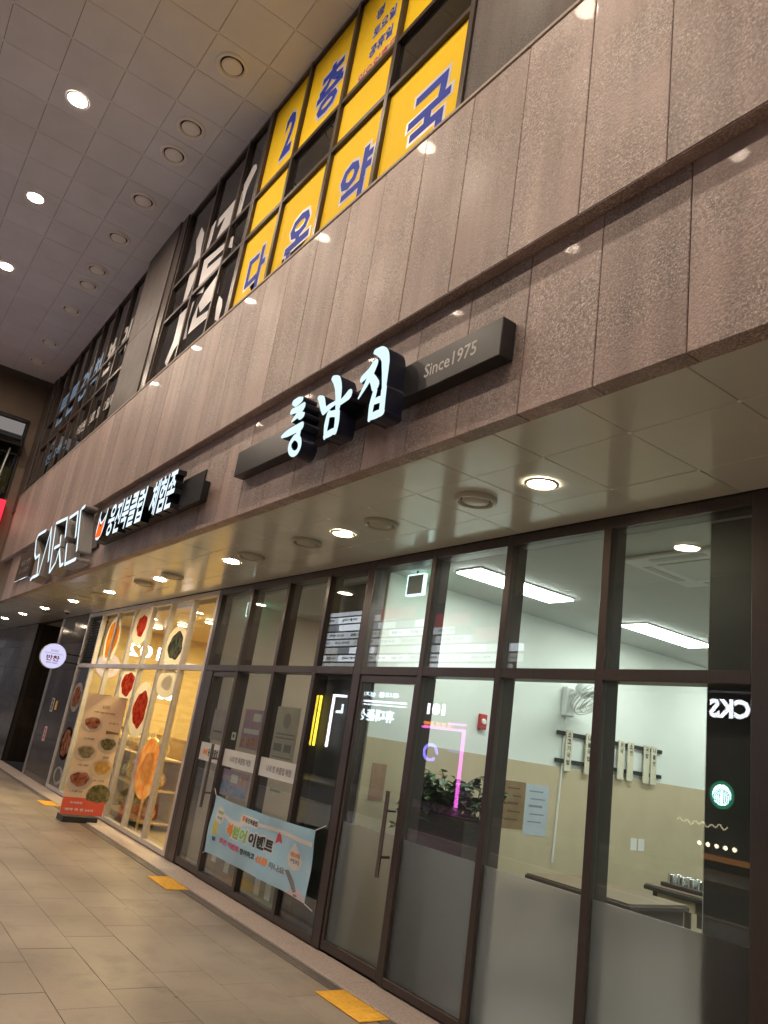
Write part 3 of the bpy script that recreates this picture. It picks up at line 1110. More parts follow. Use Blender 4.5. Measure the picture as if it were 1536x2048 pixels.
fx = [-17.375, -16.55, -15.68, -14.81, -13.94, -13.07, -12.2, -11.325]
fc = upper_window('far_clinic_window', 'farthest dark upper windows with blue and white clinic lettering', fx, {})
yl = YW - .0065
for tx, cx, cz, w, h, col in (('튼', -16.25, 7.24, .72, .66, M_pale_blue), ('튼', -15.4, 7.24, .70, .66, M_pale_blue), ('경', -14.55, 7.26, .66, .66, M_pale_blue),
                              ('희', -13.75, 7.26, .62, .66, M_pale_blue), ('한', -12.9, 7.26, .66, .66, M_offw), ('의', -12.08, 7.28, .62, .66, M_offw), ('원', -11.45, 7.28, .5, .66, M_offw)):
    text('letter', tx, (cx, yl, cz), w, h, col, fc, bold=.035)
text('lettering', '진료하는', (-15.5, yl, 6.12), 1.75, .24, M_pale_blue, fc, bold=.03)
text('lettering', ':한의원진료', (-13.45, yl, 6.12), 1.5, .22, M_offw, fc, bold=.03)
text('lettering', '일요일휴무', (-11.95, yl, 6.12), 1.3, .22, M_offw, fc, bold=.03)

# =================================================================== SHOP FRONTS
ZT0, ZT1, ZH0 = 2.15, 2.218, 3.09
YF0, YF1, YG = 0.0, 0.15, 0.035


def pane(t, x0, x1, z0, z1, name='glass_pane', m=None, y=YG):
    return bx(name, t, m or M_glass, x0, x1, y - .004, y + .004, z0, z1)


def shopfront(name, label, bars, mat, x_left, x_right, doors=(), frosted=None, skip_upper=(), skip_lower=(), YF1=0.15):
    """bars: list of (x0, x1) uprights from left to right"""
    t = thing(name, ((x_left + x_right) / 2, 0.05, 0.03), label, 'shopfront')
    for (a, b) in bars:
        bx('mullion', t, mat, a, b, YF0, YF1, 0.03, 3.16, 0.003)
    for i in range(len(bars) - 1):
        a, b = bars[i][1] + .0005, bars[i + 1][0] - .0005
        bx('transom', t, mat, a, b, YF0 + .001, YF1 - .001, ZT0, ZT1, 0.003)
        bx('head_rail', t, mat, a, b, YF0 + .001, YF1 - .001, ZH0, 3.158, 0.003)
        if i not in skip_upper:
            pane(t, a, b, ZT1, ZH0)
        if i in doors:
            continue
        bx('sill_rail', t, mat, a, b, YF0 + .001, YF1 - .001, 0.03, 0.085, 0.003)
        if i not in skip_lower:
            if frosted and i in frosted:
                pane(t, a, b, frosted[i], ZT0)
                pane(t, a, b, 0.085, frosted[i] - .0005, 'frosted_pane', M_frost)
            else:
                pane(t, a, b, 0.085, ZT0)
    return t


def swing_door(t, x0, x1, hinge_left, frosted, hx, hz0, hz1):
    d = bx('door', t, M_frame, x0, x1, 0.012, 0.07, 2.085, 2.146, 0.003)
    # leaf: rails and stiles as sub-parts round the glass
    bx('stile', d, M_frame, x0, x0 + .035, 0.012, 0.07, 0.035, 2.084, 0.003)
    bx('stile', d, M_frame, x1 - .03, x1, 0.012, 0.07, 0.035, 2.084, 0.003)
    bx('bottom_rail', d, M_frame, x0 + .0355, x1 - .0305, 0.012, 0.07, 0.035, 0.105, 0.003)
    if frosted:
        pane(d, x0 + .036, x1 - .031, frosted, 2.084, 'door_glass')
        pane(d, x0 + .036, x1 - .031, 0.106, frosted - .0005, 'frosted_glass', M_frost)
    else:
        pane(d, x0 + .036, x1 - .031, 0.106, 2.084, 'door_glass')
    hm = MB()
    hm.cyl((hx, -0.06, hz0), (hx, -0.06, hz1), 0.016, n=12)
    L_ = hz1 - hz0
    for z in (hz0 + L_ * .23, hz1 - L_ * .23):
        hm.cyl((hx, -0.06, z), (hx, 0.03, z), 0.01, n=8)
    hm.build('pull_handle', M_handle, d)
    return d


FZ = 0.975
rest_bars = [(-5.68, -5.57), (-4.77, -4.712), (-3.91, -3.853), (-3.05, -2.992), (-2.087, -1.86)]
rs_front = shopfront('restaurant_storefront', 'dark framed glass front of the restaurant with frosted lower panes', rest_bars, M_frame, -5.68, -1.86,
                     doors=(0,), frosted={1: FZ, 2: FZ, 3: FZ})
swing_door(rs_front, -5.565, -4.775, True, FZ, -4.855, 0.69, 1.285)
bx('closer_rail', rs_front, M_frame, -5.5, -4.8, 0.02, 0.14, 2.148, 2.1495)
# right hand side of the building past the column
rcol = bx('end_column', None, M_frame, -1.855, 1.2, 0.0, 0.15, 0.03, 3.16, 0.004)
tag(rcol, 'dark bronze clad column at the right end of the restaurant front', 'column')

book_bars = [(-9.03, -8.935), (-8.1, -8.04), (-7.22, -7.16), (-6.39, -6.33), (-5.69, -5.683)]
bk_front = shopfront('book_club_storefront', 'dark framed glass front of the book club between restaurant and side dish shop', book_bars, M_frame, -9.03, -5.684, doors=(0,))
bx('door_jamb', bk_front, M_frame, -8.934, -8.745, 0.001, 0.149, 0.031, 2.149, 0.003)
swing_door(bk_front, -8.74, -8.105, True, None, -8.165, 0.69, 1.345)

white_bars = [(-15.16, -15.08), (-14.24, -14.18), (-13.3, -13.24), (-12.4, -12.34), (-11.57, -11.51), (-10.74, -10.68), (-9.91, -9.85), (-9.095, -9.035)]
wh_front = shopfront('side_dish_storefront', 'pale framed glass front of the side dish shop with warm light inside', white_bars, M_white_frame, -15.16, -9.04,
                     skip_upper=(0,), skip_lower=(0,), YF1=0.075)
# louvre and dark food print in the last bay
lv = bx('louvre_backing', wh_front, M_black, -15.08, -14.241, 0.09, 0.12, ZT1, ZH0)
for k in range(17):
    z = 2.235 + k * 0.05
    raw('louvre_slat', [(-15.079, .02, z), (-14.242, .02, z), (-14.242, .085, z + .04), (-15.079, .085, z + .04), (-15.079, .02, z + .006), (-14.242, .02, z + .006), (-14.242, .085, z + .046), (-15.079, .085, z + .046)],
        [(0, 1, 2, 3), (7, 6, 5, 4), (0, 4, 5, 1), (1, 5, 6, 2), (2, 6, 7, 3), (3, 7, 4, 0)], M_black, wh_front)
M_dprint = pbr('dark printed panel', (0.028, 0.027, 0.032), 0.25, noise=0.3, nscale=3, coat=0.4)
bx('printed_panel', wh_front, M_dprint, -15.079, -14.241, 0.03, 0.04, 0.086, ZT0 - .001)

# ---- food prints stuck on the glass --------------------------------
def food(name, c1, c2, sc):
    return print_film(name, c1, c2, sc)


M_plate = print_film('printed plate white', (0.66, 0.62, 0.58), (0.72, 0.68, 0.64), 5)
F_carrot = food('printed carrot', (0.75, 0.25, 0.02), (0.85, 0.42, 0.06), 12)
F_red = food('printed chilli radish', (0.42, 0.02, 0.015), (0.60, 0.10, 0.06), 16)
F_green = food('printed seaweed', (0.04, 0.05, 0.06), (0.16, 0.18, 0.15), 14)
F_shrimp = food('printed shrimp', (0.80, 0.25, 0.06), (0.85, 0.55, 0.25), 9)
F_kimchi = food('printed kimchi', (0.25, 0.05, 0.03), (0.70, 0.35, 0.22), 15)
F_beige = food('printed bean sprouts', (0.30, 0.25, 0.14), (0.55, 0.48, 0.30), 22)
F_veg = food('printed greens', (0.16, 0.15, 0.06), (0.42, 0.38, 0.20), 24)
F_yolk = food('printed pancake', (0.75, 0.42, 0.08), (0.85, 0.66, 0.32), 16)


def decal_food(parent, name, cx, cz, rx, rz, y, plate, fill, fr=0.66, facing=(0, -1, 0), toward=-1, ax='y', fx=0.0, n=28):
    m = MB()
    if ax == 'y':
        m.disc((cx, y, cz), facing, rx, rz, n, 0)
        k = len(m.v)
        pts = []
        for i in range(n):
            tt = 2 * math.pi * i / n
            q = fr * (1 + 0.07 * math.sin(3 * tt + cx) + 0.05 * math.sin(7 * tt + cz))
            pts.append((cx + fx * rx - rx * q * math.cos(tt), y - .0015, cz + rz * q * math.sin(tt)))
        m.quad(pts, 1)
    else:
        m.disc((cx, y, cz), (1, 0, 0), rx, rz, n, 0)
        pts = []
        for i in range(n):
            tt = 2 * math.pi * i / n
            q = fr * (1 + 0.07 * math.sin(3 * tt + y) + 0.05 * math.sin(7 * tt + cz))
            pts.append((cx + .0015, y + rx * q * math.cos(tt), cz + rz * q * math.sin(tt) + rz * .12))
        m.quad(pts, 1)
    return m.build(name, [plate, fill], parent)


for nm, x0, x1, z0, z1, pl, fl, fr in (('food_print', -13.72, -13.05, 2.30, 2.98, M_plate, F_carrot, .80), ('food_print', -12.3, -11.6, 2.55, 3.085, M_plate, F_red, .55),
                                       ('food_print', -10.6, -9.93, 2.23, 2.72, M_plate, F_green, .68), ('food_print', -10.62, -9.93, 1.80, 2.14, M_plate, M_plate, .5),
                                       ('food_print', -11.5, -10.76, 1.25, 1.92, M_plate, F_red, .66), ('food_print', -10.66, -9.93, 0.53, 1.19, F_shrimp, F_yolk, .55),
                                       ('food_print', -12.32, -11.6, 1.70, 2.14, M_plate, F_red, .7)):
    decal_food(wh_front, nm, (x0 + x1) / 2, (z0 + z1) / 2, (x1 - x0) / 2 * 1.18, (z1 - z0) / 2 * 1.15, YG - .0065, pl, fl, fr)
decal_food(wh_front, 'food_print', -14.62, 0.82, .36, .28, 0.026, food('printed dark bowl', (0.02, 0.015, 0.012), (0.05, 0.03, 0.02), 5), F_kimchi, .82)
decal_food(wh_front, 'food_print', -15.0 + .3, 1.62, .34, .26, 0.026, M_plate, F_kimchi, .7)
decal_food(wh_front, 'food_print', -14.6, .28, .3, .15, 0.026, M_plate, M_dprint, .7)

# ---- films, posters and notices on the book club glass -------------
M_film = pbr('white window film', (0.66, 0.67, 0.66), 0.45, noise=0.05, nscale=4)
M_greyprint = pbr('grey print', (0.22, 0.22, 0.23), 0.5)
M_orange = pbr('orange print', (0.85, 0.20, 0.02), 0.4)
for a, b in ((-8.035, -7.225), (-7.155, -6.395)):
    bx('white_film_band', bk_front, M_film, a, b, YG - .0062, YG - .0045, 1.145, 1.32)
    text('film_lettering', '나의 첫 북클럽 체험', ((a + b) / 2 + .02, YG - .008, 1.228), .5, .066, M_greyprint, bk_front, bold=.02)
bx('white_film_band', bk_front, M_film, -8.70, -8.14, YG - .0062, YG - .0045, 1.145, 1.34)
raw('book_mark', [(-8.60, YG - .008, 1.20), (-8.545, YG - .008, 1.225), (-8.49, YG - .008, 1.20), (-8.49, YG - .008, 1.28), (-8.545, YG - .008, 1.25), (-8.60, YG - .008, 1.28)], [(0, 1, 4, 5), (1, 2, 3, 4)], M_orange, bk_front)
text('film_lettering', '웅진북클럽', (-8.33, YG - .008, 1.24), .27, .085, M_print, bk_front, bold=.03)

M_pinkprint = pbr('pink poster print', (0.55, 0.30, 0.33), 0.5, col2=(0.35, 0.25, 0.42), noise=0.5, nscale=11)
M_blueprint = pbr('blue poster print', (0.06, 0.12, 0.36), 0.5, col2=(0.35, 0.42, 0.52), noise=0.5, nscale=9)
M_redprint = pbr('rust poster print', (0.42, 0.13, 0.08), 0.5, col2=(0.62, 0.42, 0.36), noise=0.5, nscale=14)
M_beigep = pbr('beige notice', (0.52, 0.45, 0.39), 0.6, noise=0.06, nscale=8)


def poster(name, label, x0, x1, z0, z1, y, m, bands=(), cat='poster'):
    t_ = thing(name, ((x0 + x1) / 2, y, z0), label, cat)
    bx('sheet', t_, m, x0, x1, y - .002, y, z0, z1)
    for (u0, u1, v0, v1, bm_) in bands:
        bx('printed_band', t_, bm_, x0 + (x1 - x0) * u0, x0 + (x1 - x0) * u1, y - .0035, y - .0022, z0 + (z1 - z0) * v0, z0 + (z1 - z0) * v1)
    return t_


poster('event_poster', 'pink and rust printed poster above the left white film band', -7.74, -7.30, 1.36, 1.76, YG + .012, M_pinkprint,
       ((.05, .95, .05, .3, M_redprint), (.1, .9, .38, .5, M_paper), (.5, .9, .7, .9, M_paper)))
poster('small_notice', 'small white sticker near the book club door edge', -7.97, -7.87, 1.42, 1.50, YG + .012, M_paper, ((.3, .7, .3, .7, M_print),), 'notice')
poster('menu_poster', 'blue and pink poster under the left white film band', -8.0, -7.36, .86, 1.12, YG + .012, M_pinkprint,
       ((.0, .3, .1, .6, M_blueprint), (.35, .95, .1, .42, M_blueprint), (.35, .6, .55, .85, M_paper), (.65, .95, .55, .85, M_redprint)))
np_ = poster('long_notice', 'tall beige notice with a round seal behind the right white film band', -7.02, -6.55, 1.22, 1.82, YG + .012, M_beigep,
             ((.1, .9, .56, .58, M_greyprint), (.1, .9, .5, .52, M_greyprint), (.1, .45, .3, .42, M_greyprint), (.55, .85, .3, .42, M_greyprint), (.1, .9, .2, .22, M_greyprint), (.1, .9, .12, .14, M_greyprint)), 'notice')
MB().disc((-6.785, YG + .008, 1.69), (0, -1, 0), .075, .075, 20).build('seal', pbr('seal print', (0.34, 0.30, 0.27), 0.6), np_)
poster('small_poster', 'small beige card below the right white film band', -6.95, -6.62, .99, 1.10, YG + .012, M_beigep, ((.2, .8, .4, .6, M_greyprint),))
poster('door_poster', 'pale poster with pink sketch high on the book club door', -8.55, -8.17, 1.38, 1.72, YG + .012, pbr('pale pink print', (0.58, 0.50, 0.47), .5, col2=(0.5, 0.36, 0.36), noise=.4, nscale=10), ((.2, .8, .25, .32, M_greyprint),))
poster('door_sticker', 'small brown sticker under the film on the book club door', -8.5, -8.25, 1.0, 1.11, YG + .012, pbr('brown sticker print', (0.30, 0.22, 0.15), .4, col2=(0.6, 0.5, 0.38), noise=.5, nscale=30), (), 'sticker')
poster('low_print', 'blue and orange print low on the glass left of the banner middle', -7.98, -7.26, .10, .50, YG + .012,
       pbr('child print', (0.10, 0.12, 0.2), .5, col2=(0.4, 0.22, 0.09), noise=.5, nscale=5), ((.15, .3, .3, .7, M_paper), (.6, .75, .2, .6, M_paper)))
poster('low_print', 'green and blue print low on the glass below the banner middle', -7.12, -6.45, .10, .50, YG + .012,
       pbr('child print two', (0.08, 0.18, 0.16), .5, col2=(0.34, 0.30, 0.10), noise=.5, nscale=5), ((.4, .55, .1, .5, M_paper), (.72, .87, .1, .5, M_paper)))

# ---- blue fabric banner tied across the book club glass ------------
M_banner = pbr('sky blue banner print', (0.34, 0.62, 0.82), 0.55, noise=0.10, nscale=3, col2=(0.46, 0.70, 0.86), coat=0.15)
BX0, BX1, BZ0, BZ1 = -7.885, -5.775, 0.30, 0.855


def by(u, v):
    return -0.05 + 0.010 * math.sin(u * 9.1 + v * 3) + 0.007 * math.sin(u * 17 - v * 5) + 0.006 * math.cos(v * 7 + u * 3)


def bpt(u, v, lift=0.0):
    sag = 0.022 * math.sin(math.pi * u) * (v * 2 - 1 if v > .5 else -(1 - v * 2) * .5) * -1
    return (BX0 + (BX1 - BX0) * u, by(u, v) - lift, BZ0 + (BZ1 - BZ0) * v + sag)


bn = thing('event_banner', ((BX0 + BX1) / 2, -0.05, BZ0), 'sky blue fabric event banner tied across the book club glass', 'banner')
NU, NV = 60, 18
vv = [bpt(i / NU, j / NV) for j in range(NV + 1) for i in range(NU + 1)]
nb = len(vv)
vv += [(p[0], p[1] + .0012, p[2]) for p in vv]
ff = []
for j in range(NV):
    for i in range(NU):
        a = j * (NU + 1) + i
        ff.append((a, a + 1, a + NU + 2, a + NU + 1))
        ff.append((nb + a + NU + 1, nb + a + NU + 2, nb + a + 1, nb + a))
raw('cloth', vv, ff, M_banner, bn, smooth=True)


def banner_patch(name, mat, us, lift=.0016):
    """us: list of (u,v) outline on the cloth, drawn as a fan that follows the folds"""
    cu = sum(p[0] for p in us) / len(us)
    cv = sum(p[1] for p in us) / len(us)
    pts = [bpt(cu, cv, lift + .001)]
    ring = []
    for a, b in zip(us, us[1:] + us[:1]):
        for s in range(3):
            ring.append((a[0] + (b[0] - a[0]) * s / 3, a[1] + (b[1] - a[1]) * s / 3))
    pts += [bpt(u, v, lift) for u, v in [((cu + r[0]) / 2, (cv + r[1]) / 2) for r in ring]]
    pts += [bpt(u, v, lift) for u, v in ring]
    n_ = len(ring)
    fs = []
    for i in range(n_):
        j = (i + 1) % n_
        fs.append((0, 1 + j, 1 + i))
        fs.append((1 + i, 1 + j, 1 + n_ + j, 1 + n_ + i))
    return raw(name, pts, fs, mat, bn)


def banner_text(name, body, u0, u1, v0, v1, mat, bold=.03, lift=.003):
    def place(a, b, d):
        return bpt((u0 + u1) / 2 + a * (u1 - u0), (v0 + v1) / 2 + b * (v1 - v0), lift)
    JOBS.append((name, body, bold, 2, False, place, mat, bn))


def ell(cu, cv, ru, rv, n=14):
    return [(cu + ru * math.cos(2 * math.pi * i / n), cv + rv * math.sin(2 * math.pi * i / n)) for i in range(n)]


M_bwhite = pbr('banner white print', (0.74, 0.74, 0.74), 0.55)
M_bpink = pbr('banner pink print', (0.70, 0.10, 0.26), 0.55)
M_bgreen = pbr('banner green print', (0.28, 0.52, 0.12), 0.55)
M_borange = pbr('banner orange print', (0.85, 0.27, 0.06), 0.55)
M_bred = pbr('banner red print', (0.65, 0.06, 0.08), 0.55)
M_byel = pbr('banner yellow print', (0.70, 0.62, 0.10), 0.55)
swoosh = [(.09, .80), (.16, .73), (.24, .68), (.32, .69), (.42, .76), (.52, .80), (.64, .82), (.78, .82), (.90, .80), (.99, .79)]
for (a, b) in zip(swoosh[:-1], swoosh[1:]):
    banner_patch('white_swoosh', M_bwhite, [(a[0], a[1] - .035), (b[0], b[1] - .035), (b[0], b[1] + .03), (a[0], a[1] + .03)], .0014)
banner_patch('round_badge', M_bwhite, ell(.11, .70, .05, .15))
banner_text('badge_lettering', '북클럽', .075, .145, .72, .78, M_bgreen)
banner_text('badge_lettering', '우리', .08, .14, .62, .68, M_greyprint)
banner_patch('name_tag', M_bwhite, [(.33, .72), (.50, .72), (.515, .80), (.50, .88), (.34, .88), (.325, .80)], .0022)
banner_patch('tag_mark', M_borange, [(.345, .76), (.37, .775), (.37, .85), (.345, .85)], .0035)
banner_text('tag_lettering', '웅진북클럽', .375, .50, .755, .845, M_print, lift=.004)
for chs, u0, u1, m_ in (('북', .21, .275, M_borange), ('범어', .28, .43, M_bgreen), ('이벤트', .45, .66, M_print)):
    banner_text('title_outline', chs, u0 - .008, u1 + .008, .395, .665, M_bwhite, .10, .0018)
    banner_text('title_lettering', chs, u0, u1, .42, .64, m_, .055, .0034)
banner_text('line_lettering', '회원 이벤트', .14, .39, .24, .34, M_bpink, .045)
banner_text('line_lettering', '참여하고', .40, .53, .23, .33, M_print, .03)
banner_text('line_lettering', '선물', .54, .65, .22, .33, M_borange, .045)
banner_text('line_lettering', '하나요', .665, .80, .22, .32, M_greyprint, .03)
banner_patch('drop_badge', M_bwhite, [(.86, .74), (.90, .62), (.925, .5), (.91, .38), (.865, .33), (.82, .38), (.805, .5), (.825, .62)], .0016)
banner_text('badge_lettering', '2월28일', .825, .905, .53, .60, M_borange)
banner_text('badge_lettering', '까지', .83, .90, .43, .50, M_greyprint)
banner_patch('ribbon_print', M_greyprint, [(.80, .30), (.83, .32), (.88, .2), (.93, .02), (.90, .0), (.86, .12)], .0016)
banner_patch('corner_print', pbr('pale pink banner print', (.68, .56, .60), .55), [(.82, .0), (1., .0), (.97, .1), (.9, .14)], .0012)
banner_patch('star_print', M_bred, [(.68, .74), (.70, .82), (.72, .74), (.735, .64), (.70, .66), (.67, .6)], .0016)
banner_patch('book_print', M_byel, [(.055, .34), (.10, .36), (.105, .58), (.06, .6)], .0016)
banner_patch('book_print', pbr('banner navy print', (.04, .10, .30), .55), [(.06, .24), (.095, .24), (.095, .31), (.06, .31)], .0016)
for (u, v, dx, dz) in ((.0, 1, -.12, .05), (1, 1, .07, .05), (0, 0, -.1, -.03), (1, 0, .06, -.04)):
    p = bpt(u, v)
    MB().cyl(p, (p[0] + dx, -0.012, p[2] + dz), .004, n=5).build('tie_cord', M_bwhite, bn)

# ---- food banner stand in front of the side dish shop ---------------
SXP = -11.42
st = thing('banner_stand', (SXP - .1, -0.34, 0.0), 'tall kraft brown banner stand with six printed side dishes and red foot', 'banner stand')
M_kraft = pbr('kraft banner print', (0.70, 0.53, 0.37), 0.55, noise=0.05, nscale=5)
sy0, sy1, sz0, sz1 = -0.645, -0.075, 0.10, 1.70
NV = 16
vv = []
for j in range(NV + 1):
    for i in range(7):
        u, v = i / 6, j / NV
        vv.append((SXP + .05 - .06 * v + .012 * math.sin(3 * v + u) - .012 * (2 * u - 1) ** 2, sy0 + (sy1 - sy0) * u, sz0 + (sz1 - sz0) * v))
nb = len(vv)
vv += [(p[0] - .003, p[1], p[2]) for p in vv]
ff = []
for j in range(NV):
    for i in range(6):
        a = j * 7 + i
        ff.append((a, a + 1, a + 8, a + 7))
        ff.append((nb + a + 7, nb + a + 8, nb + a + 1, nb + a))
raw('printed_sheet', vv, ff, M_kraft, st, smooth=True)


def sx_at(v):
    return SXP + .05 - .06 * v + .016


M_srf = pbr('red banner print', (0.68, 0.10, 0.06), 0.5)
bz = lambda v: sz0 + (sz1 - sz0) * v
raw('red_footer', [(sx_at(.0), sy0 + .001, bz(.0)), (sx_at(0), sy1 - .001, bz(0)), (sx_at(.135), sy1 - .001, bz(.135)), (sx_at(.135), sy0 + .001, bz(.135))], [(0, 1, 2, 3)], M_srf, st)
M_bowl = pbr('printed bowl', (0.55, 0.46, 0.34), .5)
for (u, v, ru, rv, pl, fl) in ((.26, .745, .20, .055, M_plate, F_kimchi), (.75, .585, .20, .055, M_plate, F_veg), (.27, .50, .21, .055, M_bowl, F_beige),
                               (.74, .385, .22, .065, M_bowl, F_yolk), (.27, .275, .24, .065, M_plate, F_kimchi), (.80, .165, .23, .075, F_veg, F_veg)):
    decal_food(st, 'dish_print', sx_at(v) + .003, bz(v), ru * 1.25 * (sy1 - sy0), rv * 1.22 * (sz1 - sz0), sy0 + (sy1 - sy0) * u, pl, fl, .74, ax='x')
bxm = pbr('ladle print', (0.20, 0.13, 0.07), .5)
raw('ladle_print', [(sx_at(.68) + .003, sy0 + .36, bz(.675)), (sx_at(.68) + .003, sy0 + .55, bz(.685)), (sx_at(.68) + .003, sy0 + .55, bz(.695)), (sx_at(.68) + .003, sy0 + .36, bz(.705))], [(0, 1, 2, 3)], bxm, st)
for tx, u, v, w, h, m_ in (('도시곳간', .5, .90, .10, .05, bxm), ('매일반찬', .5, .85, .30, .022, bxm), ('소고기', .77, .77, .14, .026, M_greyprint), ('나물', .28, .62, .14, .026, M_greyprint),
                           ('전', .76, .48, .09, .026, M_greyprint), ('소전', .27, .40, .15, .026, M_greyprint), ('고기전', .72, .285, .16, .026, M_greyprint), ('나물밥', .25, .185, .18, .026, M_greyprint),
                           ('도시곳간', .32, .095, .17, .03, M_bwhite), ('예약 국 전 24시', .42, .04, .38, .035, M_bwhite)):
    text('lettering', tx, (sx_at(v) + .004, sy0 + (sy1 - sy0) * u, bz(v)), w, h, m_, st, facing='+x', bold=.03)
sm = MB()
sm.cyl((SXP - .09, -.36, .08), (SXP - .03, -.36, 1.69), .011, n=8)
sm.build('pole', M_steel, st)
MB().cyl((SXP - .03, sy0, 1.695), (SXP - .03, sy1, 1.695), .009, n=8).build('top_bar', M_steel, st)
MB().box(SXP - .22, SXP + .10, -.60, -.13, 0.002, .075).build('weight_base', M_rubber, st)

# ---- yellow tactile mats at the doors -------------------------------
M_mat = pbr('yellow rubber mat', (0.80, 0.42, 0.04), 0.6, noise=0.12, nscale=18, bump=0.2)
for x0, x1, lab in ((-4.755, -4.225, 'yellow tactile mat in front of the restaurant door, nearest'), (-8.11, -7.55, 'yellow tactile mat in front of the book club door'),
                    (-13.33, -12.82, 'yellow tactile mat beside the banner stand, farthest')):
    t_ = thing('tactile_mat', ((x0 + x1) / 2, -.37, 0.0), lab, 'floor mat', 'yellow mats along the kerb')
    bx('mat_base', t_, M_mat, x0, x1, -.505, -.275, 0.0015, .009, .002)
    m_ = MB()
    nx = 6
    for i in range(nx):
        for j in range(5):
            cx = x0 + (x1 - x0) * (i + .5) / nx
            cy_ = -.505 + .23 * (j + .5) / 5
            m_.lathe((cx, cy_, .009), (0, 0, 1), [(.016, 0), (.012, .004), (.0005, .0045)], 8)
    tag(m_.build('domes', M_mat, t_), kind='stuff')

# =================================================================== SIGNS
M_led = emit('white led face', (0.52, 0.68, 0.74), .84)
M_led_edge = emit('white led face two', (0.58, 0.70, 0.78), .9)
M_side_navy = pbr('navy letter side', (0.012, 0.014, 0.03), 0.35)
M_side_grey = pbr('grey letter side', (0.30, 0.28, 0.27), 0.4, metal=0.4)

s1 = thing('restaurant_sign', (-4.0, -1.42, 3.46), 'long dark bar sign with three glowing white brush letters and Since1975', 'sign')
bx('sign_bar', s1, M_signbar, -5.54, -2.49, -1.508, -1.417, 3.462, 3.677, 0.004)
for ci, strokes in enumerate(BRUSH):
    m = MB()
    for k, (pts, ws) in enumerate(strokes):
        ribbon(m, pts, [w * 1.5 for w in ws], -1.62 - k * .0008, -1.509 + k * .0006)
    m.build('brush_letter', [M_led, M_side_navy], s1)
text('since_lettering', 'Since1975', (-2.88, -1.5095, 3.573), .425, .082, pbr('silver lettering', (0.55, 0.52, 0.50), 0.4), s1, bold=.012)

s2 = thing('book_club_sign', (-7.9, -1.42, 3.4), 'glowing white book club channel letters with an orange open book mark', 'sign')
bx('raceway', s2, M_black, -9.45, -6.28, -1.53, -1.417, 3.41, 3.60, 0.004)
bx('raceway_end', s2, M_black, -6.63, -6.10, -1.545, -1.532, 3.36, 3.64)
cells = [('웅', -8.72, -8.47), ('진', -8.466, -8.216), ('북', -8.212, -7.962), ('클', -7.958, -7.708), ('럽', -7.704, -7.454), ('체', -7.27, -7.049), ('험', -7.045, -6.824), ('존', -6.82, -6.599)]
for ch, a, b in cells:
    text('channel_letter', ch, ((a + b) / 2, -1.62, 3.545), (b - a) * .92, .375, (M_led_edge, M_black), s2, bold=.022, depth=.085)
mk = MB()
mk.v += [(-9.13, -1.622, 3.40), (-8.90, -1.622, 3.40), (-8.90, -1.622, 3.61), (-9.015, -1.622, 3.52), (-9.13, -1.622, 3.61)]
mk.f += [(0, 1, 2, 3, 4)]
mk.m += [0]
mk.build('orange_mark', [emit('orange led', (1.0, 0.11, 0.01), .8)], s2)
m = MB()
ribbon(m, [(-9.155, 3.72), (-9.155, 3.375), (-8.875, 3.375), (-8.875, 3.72)], [.035] * 4, -1.62, -1.535)
ribbon(m, [(-9.155, 3.66), (-9.015, 3.54), (-8.875, 3.66)], [.03] * 3, -1.6208, -1.536)
m.build('book_mark', [M_led_edge, M_black], s2)

s3 = thing('side_dish_sign', (-11.4, -1.42, 3.25), 'angular white neon line letters of the side dish shop on grey boxes', 'sign')
for strokes in DOSI:
    m = MB()
    for k, pts in enumerate(strokes):
        ribbon(m, pts, [.05] * len(pts), -1.62 - k * .001, -1.575, smooth=0)
    m.build('line_letter', [M_led_edge, M_side_grey], s3)
    m = MB()
    for k, pts in enumerate(strokes):
        ribbon(m, pts, [.058] * len(pts), -1.5745 + k * .0008, -1.45, 0, 0, smooth=0)
    m.build('letter_box', [M_side_grey], s3)
bx('raceway', s3, M_black, -12.4, -9.72, -1.449, -1.417, 3.42, 3.78, 0.004)
s4 = thing('dark_name_panel', (-14.5, -1.42, 3.42), 'small dark sign panel left of the white line letters', 'sign')
bx('panel', s4, pbr('violet grey panel', (0.05, 0.045, 0.05), 0.25, coat=.4), -15.1, -13.85, -1.46, -1.417, 3.42, 3.92, 0.004)
text('panel_lettering', '매일 반찬', (-14.45, -1.4615, 3.73), .8, .1, M_greyprint, s4, bold=.02)
text('panel_lettering', '도시곳간', (-14.45, -1.4615, 3.58), .8, .08, M_greyprint, s4, bold=.02)

# round blade sign
s5 = thing('round_blade_sign', (-15.1, -0.47, 2.27), 'round pale lilac light sign on two black arms by the side dish shop', 'sign')
m = MB()
m.lathe((-15.14, -.47, 2.27), (1, 0, 0), [(.222, 0), (.228, .005), (.228, .075), (.222, .08)], 32)
m.build('drum', M_whitep, s5, True)
MB().disc((-15.058, -.47, 2.27), (1, 0, 0), .220, .220, 32).build('lit_face', emit('lilac lit face', (0.62, 0.60, 0.86), 0.62), s5)
MB().disc((-15.142, -.47, 2.27), (-1, 0, 0), .220, .220, 32).build('lit_face', MATS['lilac lit face'], s5)
text('lettering', '반찬', (-15.056, -.47, 2.235), .235, .105, pbr('plum print', (0.28, 0.08, 0.22), .5), s5, '+x', bold=.03)
text('lettering', '도시곳간', (-15.056, -.47, 2.365), .13, .05, pbr('grey lilac print', (0.42, 0.40, 0.60), .5), s5, '+x', bold=.02)
text('lettering', 'SIDE DISH', (-15.056, -.47, 2.15), .2, .025, MATS['plum print'], s5, '+x', bold=.02)
bx('divider_line', s5, MATS['plum print'], -15.057, -15.0555, -.63, -.31, 2.312, 2.318)
